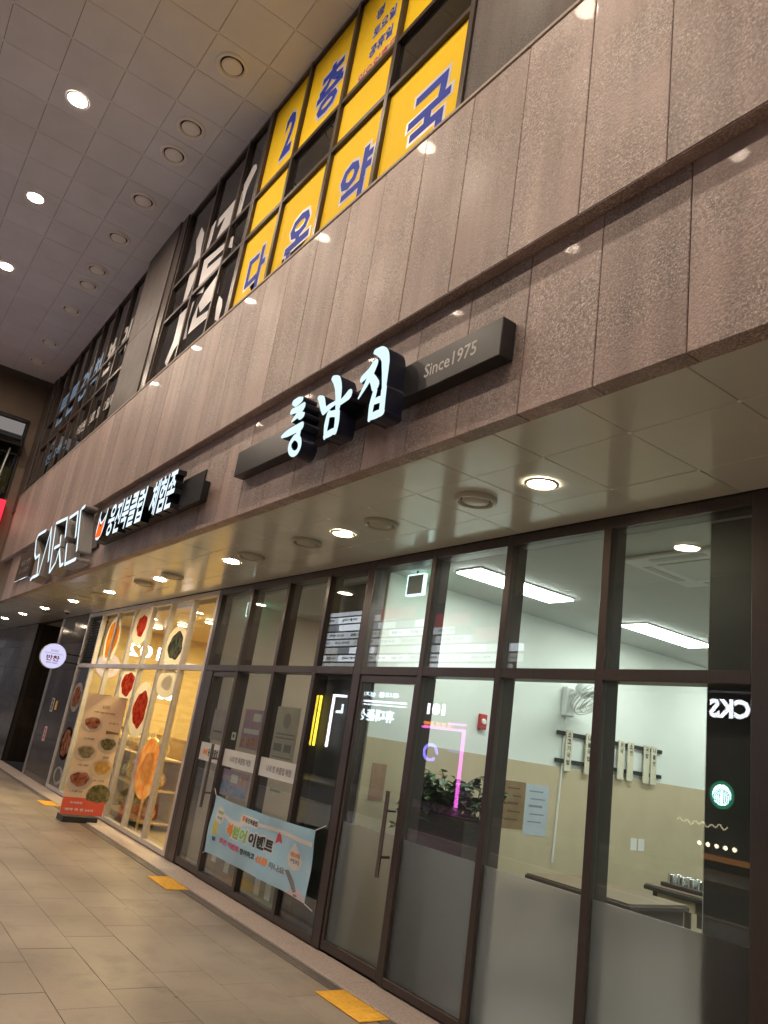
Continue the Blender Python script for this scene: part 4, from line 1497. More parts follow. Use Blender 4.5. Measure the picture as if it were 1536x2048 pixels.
for z in (2.20, 2.35):
    MB().cyl((-15.1, -.27, z), (-15.1, 0.0, z), .012, n=8).build('arm', M_black, s5)

# =================================================================== LAMPS AND CEILING DEVICES
LAMP_COL = (1.0, 0.80, 0.56)
M_lampw = emit('soffit lamp diffuser', LAMP_COL, 125.0, True)
M_lamph = emit('ceiling lamp diffuser', (1.0, 0.82, 0.64), 285.0, True)
M_trim = pbr('white lamp trim', (0.66, 0.64, 0.60), 0.4)


def downlight(x, y, z, r, mat, label, group):
    t = thing('downlight', (x, y, z), label, 'downlight', group)
    m = MB()
    m.lathe((x, y, z), (0, 0, -1), [(r * 1.28, 0), (r * 1.26, .008), (r * 1.08, .012), (r * 1.0, .004)], 28)
    m.build('trim_ring', M_trim, t, True)
    MB().disc((x, y, z - .005), (0, 0, -1), r, r, 28).build('diffuser', mat, t)
    return t


xs = [-0.82, -2.962, -5.106, -7.248, -9.397, -11.583, -13.72, -15.93, -18.1, -20.3]
for i, x in enumerate(xs):
    downlight(x, -.672, ZS, .078, M_lampw, 'glowing round soffit downlight, %s one along the shop fronts' % ORD[i], 'soffit downlights')
xs = [-8.66, -11.07, -13.47, -15.87]
for i, x in enumerate(xs):
    downlight(x, -3.235, ZC, .105, M_lamph, 'bright downlight in the high grey ceiling, %s of the visible row' % ('first', 'second', 'third', 'fourth')[i], 'high ceiling downlights')
for i, x in enumerate([-6.26, -3.86, -1.45, 0.95]):
    downlight(x, -3.235, ZC, .105, M_lamph, 'high ceiling downlight above the camera, %s from the left' % ('first', 'second', 'third', 'fourth')[i], 'high ceiling downlights')
for i, x in enumerate([-15.87, -13.47, -11.07, -8.66, -6.26, -3.86, -1.45, 0.95]):  # unseen row added to even out the light on fascia and ceiling
    downlight(x, -5.64, ZC, .105, M_lamph, 'added out-of-view high ceiling downlight in the outer row, %s from the left' % (['first'] + ORD[1:])[i], 'high ceiling downlights')


def air_vent(x, y, z, r, label, group, m_body):
    t = thing('air_vent', (x, y, z), label, 'air vent', group)
    m = MB()
    m.lathe((x, y, z), (0, 0, -1), [(r, 0), (r * 1.0, .016), (r * .95, .03), (r * .85, .03), (r * .78, .016), (r * .74, .0015)], 32)
    m.build('outer_ring', m_body, t, True)
    MB().disc((x, y, z - .0012), (0, 0, -1), r * .76, r * .76, 32).build('dark_throat', M_gap, t)
    m = MB()
    m.lathe((x, y, z), (0, 0, -1), [(r * .50, .002), (r * .62, .006), (r * .64, .016), (r * .60, .024), (r * .40, .030), (r * .001, .033)], 32)
    m.build('inner_disc', m_body, t, True)
    return t


for i, x in enumerate([-6.86, -8.07, -8.67, -9.89, -11.07, -12.27, -12.88, -14.05, -15.86, -17.06]):
    air_vent(x, -2.02 + .004 * i, ZC, .178, 'round white air vent in the high ceiling, %s one along the row' % ORD[i], 'high ceiling vents', M_ceiltrim)
M_sv = pbr('soffit vent enamel', (0.52, 0.50, 0.42), 0.3)
for i, x in enumerate([-3.505, -4.55, -5.66, -6.75, -8.9, -9.95, -12.04, -12.85]):
    air_vent(x, -.69, ZS, .135, 'round soffit air vent between the downlights, %s one along the row' % ORD[i], 'soffit vents', M_sv)

sc = thing('security_camera', (-15.45, -.35, 3.1), 'small white dome camera under the soffit near the round sign', 'camera')
m = MB()
m.lathe((-15.45, -.35, ZS), (0, 0, -1), [(.06, 0), (.06, .03), (.05, .04)], 16)
m.build('mount', M_whitep, sc)
m = MB()
m.lathe((-15.45, -.35, ZS - .04), (0, 0, -1), [(.05, 0), (.045, .02), (.028, .038), (.001, .045)], 16)
m.build('dome', M_black, sc, True)

NTH = ['first'] + ORD[1:]

# =================================================================== ROOMS BEHIND THE GLASS
M_wall_w = pbr('pale green white wall', (0.70, 0.735, 0.69), 0.7, noise=0.04, nscale=1.2)
M_tan = pbr('tan wall paint', (0.50, 0.41, 0.27), 0.6, noise=0.06, nscale=2.0)
M_floor = pbr('grey room floor', (0.22, 0.21, 0.19), 0.4, noise=0.12, nscale=3)
M_roomceil = pbr('room ceiling', (0.55, 0.57, 0.55), 0.7, noise=0.03, nscale=2)
M_panel_led = emit('led batten', (0.96, 1.0, 0.95), 15.5, True)


def shell(name, x0, x1, y0, y1, z1, wall, floor_m, ceil_m, left=None, back=None):
    fl = MB().box(x0, x1, y0, y1, -0.05, 0.02).build(name + '_floor', floor_m)
    cl_ = MB().box(x0, x1, y0, y1, z1, z1 + .06).build(name + '_ceiling', ceil_m)
    wl_ = MB().box(x0 - .06, x0, y0, y1, 0.02, z1).build(name + '_left_wall', left or wall)
    wb = MB().box(x0, x1, y1, y1 + .06, 0.02, z1).build(name + '_back_wall', back or wall)
    wr = MB().box(x1, x1 + .06, y0, y1, 0.02, z1).build(name + '_right_wall', wall)
    for o in (fl, cl_, wl_, wb, wr):
        tag(o, kind='structure')
    return wl_


# ---------------- restaurant
RW = -5.55
wl_ = shell('restaurant', RW, -0.3, 0.152, 7.2, 3.09, M_wall_w, M_floor, M_roomceil)
MB().box(RW, RW + .004, 0.155, 7.195, 0.022, 1.655).build('tan_paint_band', M_tan, wl_)
for i, (x, y0) in enumerate(((-4.85, .34), (-4.85, 2.5), (-4.85, 4.7), (-2.6, 2.4), (-2.6, 4.6), (-1.3, .6))):
    t = thing('led_batten', (x + .14, y0 + .56, 3.088), ('glowing white ceiling batten nearest the glass', 'glowing white ceiling batten deeper in the restaurant', 'white ceiling batten at the back left of the restaurant',
              'white ceiling batten in the middle of the restaurant', 'white ceiling batten at the back right of the restaurant', 'white ceiling batten behind the end column')[i], 'ceiling light', 'restaurant ceiling battens')
    MB().box(x - .01, x + .30, y0 - .01, y0 + 1.13, 3.075, 3.089).build('housing', M_whitep, t)
    MB().box(x, x + .29, y0, y0 + 1.12, 3.062, 3.0745).build('diffuser', M_panel_led, t)
ac = thing('ceiling_air_conditioner', (-2.95, 1.05, 3.05), 'flat white cassette air conditioner in the restaurant ceiling', 'air conditioner')
bx('panel', ac, M_whitep, -3.36, -2.55, .55, 1.36, 3.062, 3.088, .008)
bx('intake_grille', ac, pbr('grey grille', (.58, .6, .58), .5), -3.18, -2.73, .73, 1.18, 3.056, 3.0615)
for (a, b, c, d) in ((-3.16, -2.75, .60, .66), (-3.16, -2.75, 1.25, 1.31), (-3.31, -3.25, .75, 1.16), (-2.66, -2.6, .75, 1.16)):
    bx('air_slot', ac, pbr('pale grey slot', (.5, .52, .51), .6), a, b, c, d, 3.0585, 3.0615)
# dark partition close behind the right pane
M_part = pbr('charcoal partition', (0.035, 0.035, 0.033), 0.55, noise=0.15, nscale=4)
pt = thing('dark_partition', (-2.1, .25, .02), 'dark partition standing right behind the last restaurant pane', 'partition')
bx('board', pt, M_part, -2.425, -1.5, .17, .21, .02, 3.085, .003)
bx('edge_trim', pt, M_wall_w, -2.428, -2.4255, .17, .6, .02, 3.085)

# exit sign boxes hanging at the ceiling
M_green = emit('green exit panel', (0.05, 0.75, 0.35), 2.2)
M_coolw = emit('cool white edge light', (0.70, 0.95, 0.95), 1.1)
for x0, yy, lab in ((-5.36, .22, 'hanging exit sign box with glowing edge inside the restaurant door'), (-8.78, .30, 'hanging exit sign box with glowing edge above the book club door')):
    t = thing('exit_sign', (x0 + .12, yy, 2.88), lab, 'exit sign')
    bx('face', t, pbr('grey sign face', (.30, .33, .34), .4), x0 + .012, x0 + .228, yy - .012, yy + .02, 2.882, 3.05, .002)
    for (a, b, c, d) in ((x0, x0 + .0115, 2.87, 3.06), (x0 + .2285, x0 + .24, 2.87, 3.06), (x0 + .012, x0 + .228, 2.87, 2.8815), (x0 + .012, x0 + .228, 3.0505, 3.062)):
        bx('lit_edge', t, M_coolw, a, b, yy - .014, yy + .022, c, d)
    bx('green_panel', t, M_green, x0 + .02, x0 + .22, yy + .0225, yy + .03, 2.89, 3.04)
    MB().cyl((x0 + .12, yy, 3.062), (x0 + .12, yy, 3.09 if x0 > -6 else 3.045), .008, n=6).build('hanger', M_black, t)

# wall fan
fan = thing('wall_fan', (RW, 2.57, 2.3), 'white wall fan tilted down on the restaurant side wall', 'fan')
M_fan = pbr('white fan plastic', (0.72, 0.74, 0.72), 0.4)
bx('wall_bracket', fan, M_fan, RW + .002, RW + .07, 2.50, 2.64, 2.16, 2.46, .012)
MB().cyl((RW + .06, 2.57, 2.38), (RW + .17, 2.62, 2.44), .035, .03, 10).build('arm', M_fan, fan)
hub = Vector((RW + .27, 2.63, 2.36))
ax = Vector((.66, .10, -.74)).normalized()
m = MB()
m.lathe(hub - ax * .17, ax, [(.03, -.02), (.075, .0), (.085, .06), (.07, .12), (.03, .14)], 16)
m.build('motor', M_fan, fan, True)
m = MB()
u = ax.orthogonal().normalized()
w_ = ax.cross(u)
for r_, off in ((.21, 0), (.205, .035), (.205, -.035), (.15, .05), (.09, .055)):
    pts = [hub + ax * off + (u * math.cos(2 * math.pi * i / 24) + w_ * math.sin(2 * math.pi * i / 24)) * r_ for i in range(25)]
    m.tube(pts, .005 if r_ < .2 else .008, 5)
for i in range(20):
    a = 2 * math.pi * i / 20
    d_ = u * math.cos(a) + w_ * math.sin(a)
    m.tube([hub + ax * .058 + d_ * .03, hub + ax * .05 + d_ * .15, hub + ax * .02 + d_ * .208, hub - ax * .03 + d_ * .205, hub - ax * .05 + d_ * .08], .0022, 4)
m.build('guard', M_fan, fan)
m = MB()
for i in range(3):
    a = 2 * math.pi * i / 3
    d_ = u * math.cos(a) + w_ * math.sin(a)
    e_ = u * math.cos(a + 1.0) + w_ * math.sin(a + 1.0)
    m.quad([hub + d_ * .03 + ax * .012, hub + d_ * .18 + ax * .02, hub + e_ * .18 - ax * .015, hub + e_ * .03 - ax * .008])
m.build('blades', pbr('grey fan blades', (.45, .5, .5), .3), fan)
MB().tube([(RW + .02, 2.57, 2.16), (RW + .015, 2.57, 1.7), (RW + .012, 2.55, 1.2), (RW + .012, 2.53, .76)], .011, 6).build('power_cord', M_whitep, fan)

# menu plaques on two dark rails
M_plq = pbr('cream wood plaque', (0.60, 0.55, 0.42), 0.5, noise=0.06, nscale=10)
rail = thing('menu_rail', (RW + .02, 3.3, 1.66), 'two dark rails holding cream menu plaques on the restaurant wall', 'menu board')
for z in (1.70, 1.97):
    bx('rail', rail, M_rubber, RW + .006, RW + .03, 2.46, 4.20, z, z + .04, .003)
menu = ['소고기국밥', '나물국밥', '소고기전', '온국', '소전', '국밥', '나물전']
for (y, txt) in zip((2.62, 2.93, 3.28, 3.46, 3.62, 3.90, 4.03), menu):
    p = bx('plaque', rail, M_plq, RW + .031, RW + .045, y - .05, y + .05, 1.625, 2.03, .003)
    for k, ch in enumerate(txt):
        text('plaque_letter', ch, (RW + .0462, y, 1.985 - k * .068), .05, .05, M_print, p, '+x', bold=.03)

# notices on the side wall
for (y0, y1, z0, z1, mt, lab) in ((1.80, 2.09, 1.03, 1.46, pbr('brown menu sheet', (.22, .14, .07), .5, noise=.15, nscale=12), 'brown menu sheet on the tan wall beside the planter'),
                                  (2.10, 2.42, .99, 1.455, pbr('pale blue menu sheet', (.42, .47, .52), .5, noise=.05, nscale=8), 'pale blue menu sheet on the tan wall'),
                                  (.25, .40, 1.15, 1.45, pbr('red brown sheet', (.33, .20, .13), .5, noise=.12, nscale=10), 'red brown sheet on the tan wall seen through the door'),
                                  (3.74, 3.84, .93, 1.05, M_paper, 'left one of two little white cards on the tan wall'), (3.87, 3.97, .93, 1.05, M_paper, 'right one of two little white cards on the tan wall'),
                                  (3.02, 3.10, 1.15, 1.46, pbr('blue white strip', (.55, .62, .72), .5), 'narrow pale strip notice on the tan wall by the mullion')):
    t = thing('wall_sheet', (RW + .006, (y0 + y1) / 2, z0), lab, 'notice')
    bx('sheet', t, mt, RW + .0045, RW + .007, y0, y1, z0, z1)
    if z1 - z0 > .35:
        for k in range(5):
            zz = z1 - .07 - k * .07
            bx('printed_line', t, M_greyprint if 'blue' in lab else pbr('dark brown print', (.10, .06, .03), .5), RW + .0072, RW + .0082, y0 + .05 + .02 * (k % 2), y1 - .05 - .03 * ((k + 1) % 2), zz, zz + .012 + .008 * (k == 2))
fb = thing('fire_bell', (RW, 1.42, 1.92), 'small red fire alarm on the pale wall above the planter', 'fire alarm')
bx('plate', fb, pbr('red alarm plastic', (.45, .04, .04), .4), RW + .002, RW + .04, 1.38, 1.47, 1.88, 2.02, .006)
MB().lathe((RW + .04, 1.425, 1.95), (1, 0, 0), [(.03, 0), (.025, .012), (.001, .015)], 12).build('button', M_whitep, fb)

# tables, chairs, cups
M_top = pbr('table top laminate', (0.19, 0.13, 0.085), 0.4, noise=0.12, nscale=9)
M_edge = pbr('dark table edge', (0.045, 0.035, 0.03), 0.5)


def table(x0, x1, y0, y1, label):
    t = thing('dining_table', ((x0 + x1) / 2, (y0 + y1) / 2, .02), label, 'table', 'restaurant tables')
    bx('table_top', t, M_top, x0 + .012, x1 - .012, y0 + .012, y1 - .012, .752, .765, .002)
    bx('edge_band', t, M_edge, x0, x1, y0, y1, .715, .7515, .006)
    bx('cutlery_drawer', t, M_tan, x0 + .12, x0 + .5, y0 + .04, y1 - .04, .62, .714, .004)
    bx('apron', t, M_edge, x0 + .52, x1 - .03, y0 + .03, y1 - .03, .52, .714, .004)
    for x in (x0 + .06, x1 - .1):
        for y in (y0 + .06, y1 - .1):
            bx('leg', t, M_edge, x, x + .045, y, y + .045, .021, .519 if x > x0 + .5 else .714)
    return t


def chair(x, y, s, label):
    t = thing('dining_chair', (x, y, .02), label, 'chair', 'dark restaurant chairs')
    M_c = pbr('dark brown chair', (0.05, 0.035, 0.028), 0.45, noise=.15, nscale=12)
    bx('seat', t, M_c, x - .2, x + .2, y - .2, y + .2, .42, .46, .012)
    bx('backrest', t, M_c, x - .2, x + .2, y + s * .19 - .015, y + s * .19 + .015, .58, .74, .01)
    for a in (-.18, .15):
        for b in (-.18, .15):
            up = .74 if (b > 0) == (s > 0) else .419
            bx('leg', t, M_c, x + a, x + a + .03, y + b, y + b + .03, .021, .419 if up < .5 else .419)
        bx('back_post', t, M_c, x + a, x + a + .03, y + s * .19 - .012, y + s * .19 + .012, .461, .579)
    return t


table(-4.92, -3.86, 1.52, 2.26, 'brown dining table nearest the restaurant glass')
table(-4.72, -3.5, 2.85, 3.5, 'brown dining table with cups deeper in the restaurant')
table(-4.72, -3.5, 4.3, 4.95, 'brown dining table at the back of the restaurant')
chair(-4.55, 1.28, -1, 'dark chair on the glass side of the nearest table, left')
chair(-3.95, 1.28, -1, 'dark chair on the glass side of the nearest table, right')
chair(-3.2, 3.15, 1, 'dark chair at the end of the table with cups')
M_metalcup = pbr('steel cup', (.6, .6, .6), .2, metal=1.0)
cr = thing('cup_tray', (-4.05, 3.1, .765), 'dark tray of upturned steel cups on the deeper table', 'cup tray')
bx('tray', cr, M_edge, -4.62, -4.08, 2.96, 3.22, .766, .80, .004)
for i in range(5):
    for j in range(2):
        c_ = (-4.55 + i * .1, 3.03 + j * .1, .801)
        MB().lathe(c_, (0, 0, 1), [(.04, 0), (.036, .07), (.034, .075), (.001, .075)], 12).build('cup', M_metalcup, cr, True)

# planter with leafy plant
pl = thing('planter', (-4.78, .52, .02), 'dark wooden planter box with drooping green plant behind the frosted pane', 'planter')
M_pl = pbr('dark planter wood', (0.055, 0.045, 0.04), 0.6, noise=.25, nscale=14, nstretch=(1, 1, 6))
for k in range(4):
    bx('planter_board', pl, M_pl, -5.12, -4.45, .36, .68, .03 + k * .285, .03 + k * .285 + .28, .006)
bx('soil', pl, pbr('dark soil', (.03, .022, .015), .9, bump=.5), -5.09, -4.48, .39, .65, 1.167, 1.18)
M_leaf = pbr('green leaf', (0.055, 0.11, 0.04), 0.45, noise=.5, nscale=9, rand=0)
M_stem = pbr('green stem', (0.07, 0.08, 0.03), 0.6)
rnd = random.Random(3)
lf = MB()
stm = MB()
for k in range(95):
    bx_ = rnd.uniform(-5.08, -4.58)
    by_ = rnd.uniform(.38, .66)
    az = rnd.uniform(0, 2 * math.pi)
    L_ = rnd.uniform(.12, .30)
    drop = rnd.uniform(-.12, .10)
    if k % 5 == 0:
        bx_, az, L_, drop = -5.07, math.pi + rnd.uniform(-.4, .4), rnd.uniform(.16, .3), rnd.uniform(-.25, -.02)
    pts = []
    for s in range(6):
        q = s / 5
        pts.append(Vector((bx_ + math.cos(az) * L_ * q, by_ + math.sin(az) * L_ * q * .7, 1.17 + .22 * math.sin(q * 2.0) * (1 - .3 * q) + drop * q * q * 1.6)))
    stm.tube([tuple(p) for p in pts], .0035, 4)
    for s in range(1, 6):
        for q in range(3):
            c_ = pts[s]
            d_ = Vector((rnd.uniform(-1, 1), rnd.uniform(-1, 1), rnd.uniform(-.55, .35))).normalized()
            l_ = rnd.uniform(.045, .10)
            sd = d_.cross(Vector((rnd.uniform(-.3, .3), rnd.uniform(-.3, .3), 1))).normalized() * l_ * .36
            up = Vector((0, 0, -.012))
            lf.quad([c_, c_ + d_ * l_ * .5 + sd, c_ + d_ * l_ + up, c_ + d_ * l_ * .5 - sd])
tag(lf.build('foliage', M_leaf, pl), kind='stuff')
stm.build('stems', M_stem, pl)

# ---------------- book club
M_beige = pbr('beige wall', (0.52, 0.43, 0.35), 0.65, noise=.05, nscale=2)
shell('book_club', -8.93, -5.64, 0.152, 4.2, 3.05, M_beige, M_floor, M_roomceil)
M_dim = emit('dim office light', (1.0, 0.90, 0.78), 12.0, True)
for i, (x, y) in enumerate(((-7.4, 1.2), (-7.4, 2.9))):
    t = thing('office_light', (x, y, 3.04), ('square ceiling light near the book club glass', 'square ceiling light at the back of the book club')[i], 'ceiling light', 'book club ceiling lights')
    MB().box(x - .32, x + .32, y - .32, y + .32, 3.035, 3.049).build('housing', M_whitep, t)
    MB().box(x - .28, x + .28, y - .28, y + .28, 3.025, 3.0345).build('diffuser', M_dim, t)
pt = thing('dark_screen', (-6.0, .25, .02), 'dark screen standing behind the last book club pane', 'partition')
bx('board', pt, M_part, -6.42, -5.66, .2, .24, .02, 3.04, .003)
pc = thing('wall_picture', (-8.92, 2.0, 1.9), 'small brown framed picture on the book club wall', 'picture')
bx('frame', pc, M_edge, -8.928, -8.905, 1.9, 2.12, 1.9, 2.05, .004)
bx('picture', pc, pbr('rust print', (.4, .15, .1), .5), -8.9045, -8.902, 1.92, 2.10, 1.92, 2.03)
sh = thing('book_shelf', (-7.3, 3.9, .02), 'low white bookshelf along the back of the book club', 'bookshelf')
for k in range(4):
    bx('shelf_board', sh, M_whitep, -8.6, -6.0, 3.75, 4.18, .04 + k * .36, .065 + k * .36)
for x in (-8.62, -7.3, -5.998):
    bx('shelf_side', sh, M_whitep, x, x + .02, 3.75, 4.18, .02, 1.16)
cols = [pbr('book spine %d' % i, c, .5) for i, c in enumerate(((.5, .1, .08), (.08, .2, .45), (.6, .45, .1), (.1, .35, .2), (.5, .45, .4)))]
for k in range(3):
    m = MB()
    x = -8.58
    while x < -6.1:
        w = rnd.uniform(.02, .05)
        if not (-7.33 < x + w and x < -7.27):
            m.box(x, x + w, 3.8, 4.1, .066 + k * .36, .066 + k * .36 + rnd.uniform(.2, .3), rnd.randrange(5))
        x += w + .001
    tag(m.build('books', cols, sh), kind='stuff')

# ---------------- side dish shop
M_wood = pbr('warm birch wall', (0.66, 0.50, 0.23), 0.55, noise=.12, nscale=3, nstretch=(1, 1, 5))
M_brownw = pbr('brown wood wall', (0.36, 0.21, 0.09), 0.5, noise=.15, nscale=3, nstretch=(1, 1, 5))
shell('side_dish_shop', -15.06, -9.12, 0.152, 4.4, 3.06, M_wood, pbr('warm floor', (.35, .27, .17), .35, noise=.1, nscale=4), pbr('warm ceiling', (.66, .52, .30), .6), back=M_wood)
M_warm = emit('warm pendant', (1.0, 0.73, 0.36), 560.0, True)
for i, (x, y) in enumerate(((-10.2, .9), (-11.4, .9), (-12.6, .9), (-13.8, .9), (-10.4, 2.4), (-12.0, 2.4), (-13.6, 2.4))):
    t = thing('spot_lamp', (x, y, 3.05), 'warm round ceiling lamp in the side dish shop, %s %s' % (('front row,', 'back row,')[i > 3], ('rightmost', 'second from right', 'third from right', 'leftmost', 'right', 'middle', 'left')[i]), 'ceiling light', 'side dish shop lamps')
    MB().lathe((x, y, 3.059), (0, 0, -1), [(.085, 0), (.085, .03), (.07, .035)], 16).build('can', M_whitep, t)
    MB().disc((x, y, 3.022), (0, 0, -1), .07, .07, 16).build('bulb_face', M_warm, t)
M_orangebox = emit('orange menu box', (1.0, 0.35, 0.06), 0.75)
for i, x in enumerate((-11.0, -12.1, -13.2)):
    mbx = bx('menu_light_box', None, M_orangebox, x - .45, x + .45, 4.30, 4.36, 2.35, 2.62, .01)
    tag(mbx, 'orange light box high on the back wall of the side dish shop, %s one' % ('right', 'middle', 'left')[i], 'light box', 'orange menu boxes')
fr_ = thing('display_fridge', (-9.35, 2.2, .02), 'tall glass door fridge with lit shelves near the right of the side dish shop', 'fridge')
bx('cabinet', fr_, M_steel, -9.7, -9.14, 2.0, 3.6, .02, 2.05, .01)
M_shelfled = emit('fridge shelf light', (1.0, 0.72, 0.36), 1.6)
for k in range(5):
    bx('lit_shelf', fr_, M_shelfled, -9.72, -9.701, 2.05, 3.55, .35 + k * .33, .38 + k * .33)
    for q in range(6):
        bx('carton', fr_, cols[(k + q) % 5], -9.76, -9.702, 2.1 + q * .24, 2.28 + q * .24, .385 + k * .33, .56 + k * .33, .005)

# display shelf with bagged snacks close to the glass
M_shelf = pbr('birch shelf', (0.60, 0.44, 0.22), 0.5, noise=.1, nscale=6)
M_bag = pbr('clear snack bag', (0.72, 0.50, 0.22), 0.22, noise=.4, nscale=14, bump=.6, bscale=30, coat=.8)
M_bag2 = pbr('snack bag with greens', (0.48, 0.42, 0.22), 0.22, noise=.5, nscale=18, bump=.6, bscale=30, coat=.8)
bag_bm = bmesh.new()
bmesh.ops.create_icosphere(bag_bm, subdivisions=2, radius=1)
rb = random.Random(5)
for v in bag_bm.verts:
    pinch = 1 - .75 * max(0, v.co.z) ** 2
    v.co.x *= .13 * pinch * rb.uniform(.9, 1.1)
    v.co.y *= .09 * pinch * rb.uniform(.9, 1.1)
    v.co.z = v.co.z * .13 + .12 + (.05 if v.co.z > .9 else 0)
    if v.co.z < .02:
        v.co.z = .004
bag_me = bpy.data.meshes.new('snack_bag')
bag_bm.to_mesh(bag_bm and bag_me)
bag_bm.free()
bag_me2 = bag_me.copy()
bag_me.materials.append(M_bag)
bag_me2.materials.append(M_bag2)
for si, (xa, xb) in enumerate(((-14.1, -12.45), (-12.35, -10.9))):
    sf = thing('display_shelf', ((xa + xb) / 2, .5, .02), ('left birch display shelf behind the side dish shop glass', 'right birch display shelf behind the side dish shop glass')[si], 'shelf')
    for z in (.10, .52, .94):
        bx('shelf_board', sf, M_shelf, xa, xb, .30, .72, z, z + .025, .003)
    for x in (xa, xb - .03):
        bx('upright', sf, M_shelf, x, x + .0295, .722, .75, .02, 1.25)
        bx('upright', sf, M_shelf, x, x + .0295, .27, .298, .02, 1.0)
    bx('back_panel', sf, M_wood, xa, xb, .755, .775, .02, 1.25)
    n_ = int((xb - xa - .2) / .27)
    for zi, z in enumerate((.125, .545, .965)):
        for q in range(n_ + 1):
            o = inst('snack_bag', bag_me if (q + zi) % 3 else bag_me2, None, (xa + .15 + q * .27, .5 + rb.uniform(-.04, .04), z))
            o.rotation_euler.z = rb.uniform(-.5, .5)
            s_ = rb.uniform(.85, 1.1)
            o.scale = (s_, s_, s_)
            tag(o, 'tied snack bag on the %s board of the %s display shelf, %s from left' % (('bottom', 'middle', 'top')[zi], ('left', 'right')[si], NTH[q]), 'snack bag', 'snack bags on the shelves')
ct = thing('shop_counter', (-11.8, 3.3, .02), 'white counter with dark top at the back of the side dish shop', 'counter')
bx('counter_body', ct, M_whitep, -13.6, -10.3, 3.0, 3.6, .02, .9, .01)
bx('counter_top', ct, M_edge, -13.65, -10.25, 2.97, 3.63, .901, .94, .006)
for k in range(3):
    z = 1.25 + k * .38
    ws = bx('wall_shelf', None, M_edge, -13.8, -10.2, 4.05, 4.39, z, z + .03)
    tag(ws, ('lowest', 'middle', 'highest')[k] + ' dark wall shelf above the side dish counter', 'shelf', 'side dish wall shelves')
    for q in range(12):
        xx = -13.65 + q * .29
        jar = MB().lathe((xx, 4.2, z + .031), (0, 0, 1), [(.001, 0), (.07, .0), (.07, .15), (.055, .17), (.055, .2), (.001, .2)], 10).build('jar', cols[(q * 2 + k) % 5], None, True)
        tag(jar, 'small jar on the %s dark wall shelf, %s from left' % (('lowest', 'middle', 'highest')[k], NTH[q]), 'jar', 'jars on the wall shelves')

# =================================================================== ACROSS THE STREET (seen mirrored in the glass)
YO = -14.0
M_obld = pbr('dark street facade', (0.05, 0.05, 0.055), 0.6, noise=.2, nscale=.6)
ob_ = thing('opposite_building', (-20, YO - 1, 0), 'dark building across the street with rows of white sign boards, mirrored in the glass', 'building')
MB().box(-160, 14, YO - 9, YO - .2, -.15, 26).build('wall', M_obld, ob_)
MB().box(-60, 12, YO - .2, YO + .5, 4.02, 4.3).build('canopy', M_obld, ob_)
rnd = random.Random(11)
M_bd = [emit('white board %d' % i, c, s) for i, (c, s) in enumerate((((0.86, 0.90, 1.0), 2.3), ((0.80, 0.84, 0.92), 1.5), ((0.9, 0.88, 0.86), 1.0), ((.65, .7, .8), .6)))]
for r in range(8):
    z = 4.5 + r * .34
    x = -52.0
    zmax_x = -18.4 - max(0, r - 2) * 1.8
    while x < zmax_x:
        w = rnd.uniform(.7, 1.9)
        b_ = bx('sign_board', ob_, M_bd[rnd.choice((0, 0, 1, 1, 2, 3))], x, min(x + w, zmax_x + .5), YO - .198, YO - .12, z, z + .25)
        if r in (1, 3, 4, 6):
            text('board_lettering', rnd.choice(('한의원 진료', '약국', '국어 클럽', '도시 반찬', '체험 이벤트')), (x + w / 2, YO - .1185, z + .125), w * .7, .13, M_greyprint, b_, '+y', bold=.04)
        x += w + .06
for (x0, x1, z0, z1) in ((-26.2, -23.9, 6.55, 7.0), (-22.9, -20.6, 6.1, 6.6), (-20.2, -18.8, 5.55, 6.0)):
    bx('red_sign_board', ob_, emit('red board', (1.0, .10, .16), .5), x0, x1, YO - .118, YO - .06, z0, z1)

def osign(name, label):
    return thing(name, (-20, YO, 2), label, 'sign')


o1 = osign('coffee_shop_sign', 'white coffee shop letters across the street, mirrored in the last pane')
M_ow = emit('street sign white', (0.88, 0.9, 1.0), 8.0)
text('letters', 'STARBUCKS', (-9.58, YO + .05, 3.66), 3.15, .46, (M_ow, M_black), o1, '+y', bold=.045, depth=.08)
o2 = osign('round_coffee_sign', 'round green and white coffee shop disc sign, mirrored in the last pane')
m = MB()
m.lathe((-10.63, YO + .3, 1.66), (0, 1, 0), [(.30, -.06), (.31, -.05), (.31, .0)], 28)
m.build('drum', M_black, o2)
MB().disc((-10.63, YO + .302, 1.66), (0, 1, 0), .31, .31, 32).build('green_ring', emit('green lit ring', (0.02, .42, .22), 2.2), o2)
MB().disc((-10.63, YO + .306, 1.66), (0, 1, 0), .235, .235, 32).build('pale_centre', emit('pale lit disc', (0.60, .92, .95), 14.0), o2)
m = MB()
for a in range(-4, 5):
    if a == 0:
        continue
    ribbon(m, [(-10.63 + a * .045, 1.46 + .01 * abs(a)), (-10.63 + a * .055, 1.62), (-10.63 + a * .032, 1.80 - .012 * abs(a))], [.016] * 3, YO + .312 + a * .0005, YO + .308, 0, 0)
m.build('wavy_lines', MATS['green lit ring'], o2)
cf = thing('cafe_counter', (-11, YO - 1, 0), 'warm lit cafe shelf across the street, mirrored in the last pane', 'counter')
bx('shelf', cf, emit('warm shelf glow', (1.0, .4, .12), .7), -11.4, -10.2, YO - .19, YO - .1, .18, .30)
for k in range(5):
    MB().disc((-11.3 + k * .22, YO + .1, .52), (0, 1, 0), .06, .05, 10).build('pendant_glow', emit('pendant glow', (1.0, .85, .6), 9.0), cf)
m = MB()
ribbon(m, [(-11.9 + k * .045, .95 + .05 * math.sin(k * 1.35) + .02 * math.sin(k * .6)) for k in range(30)], [.02] * 30, YO + .1, YO + .08, 0, 0)
m.build('neon_squiggle', emit('cream neon', (1.0, .85, .55), 2.6), cf)

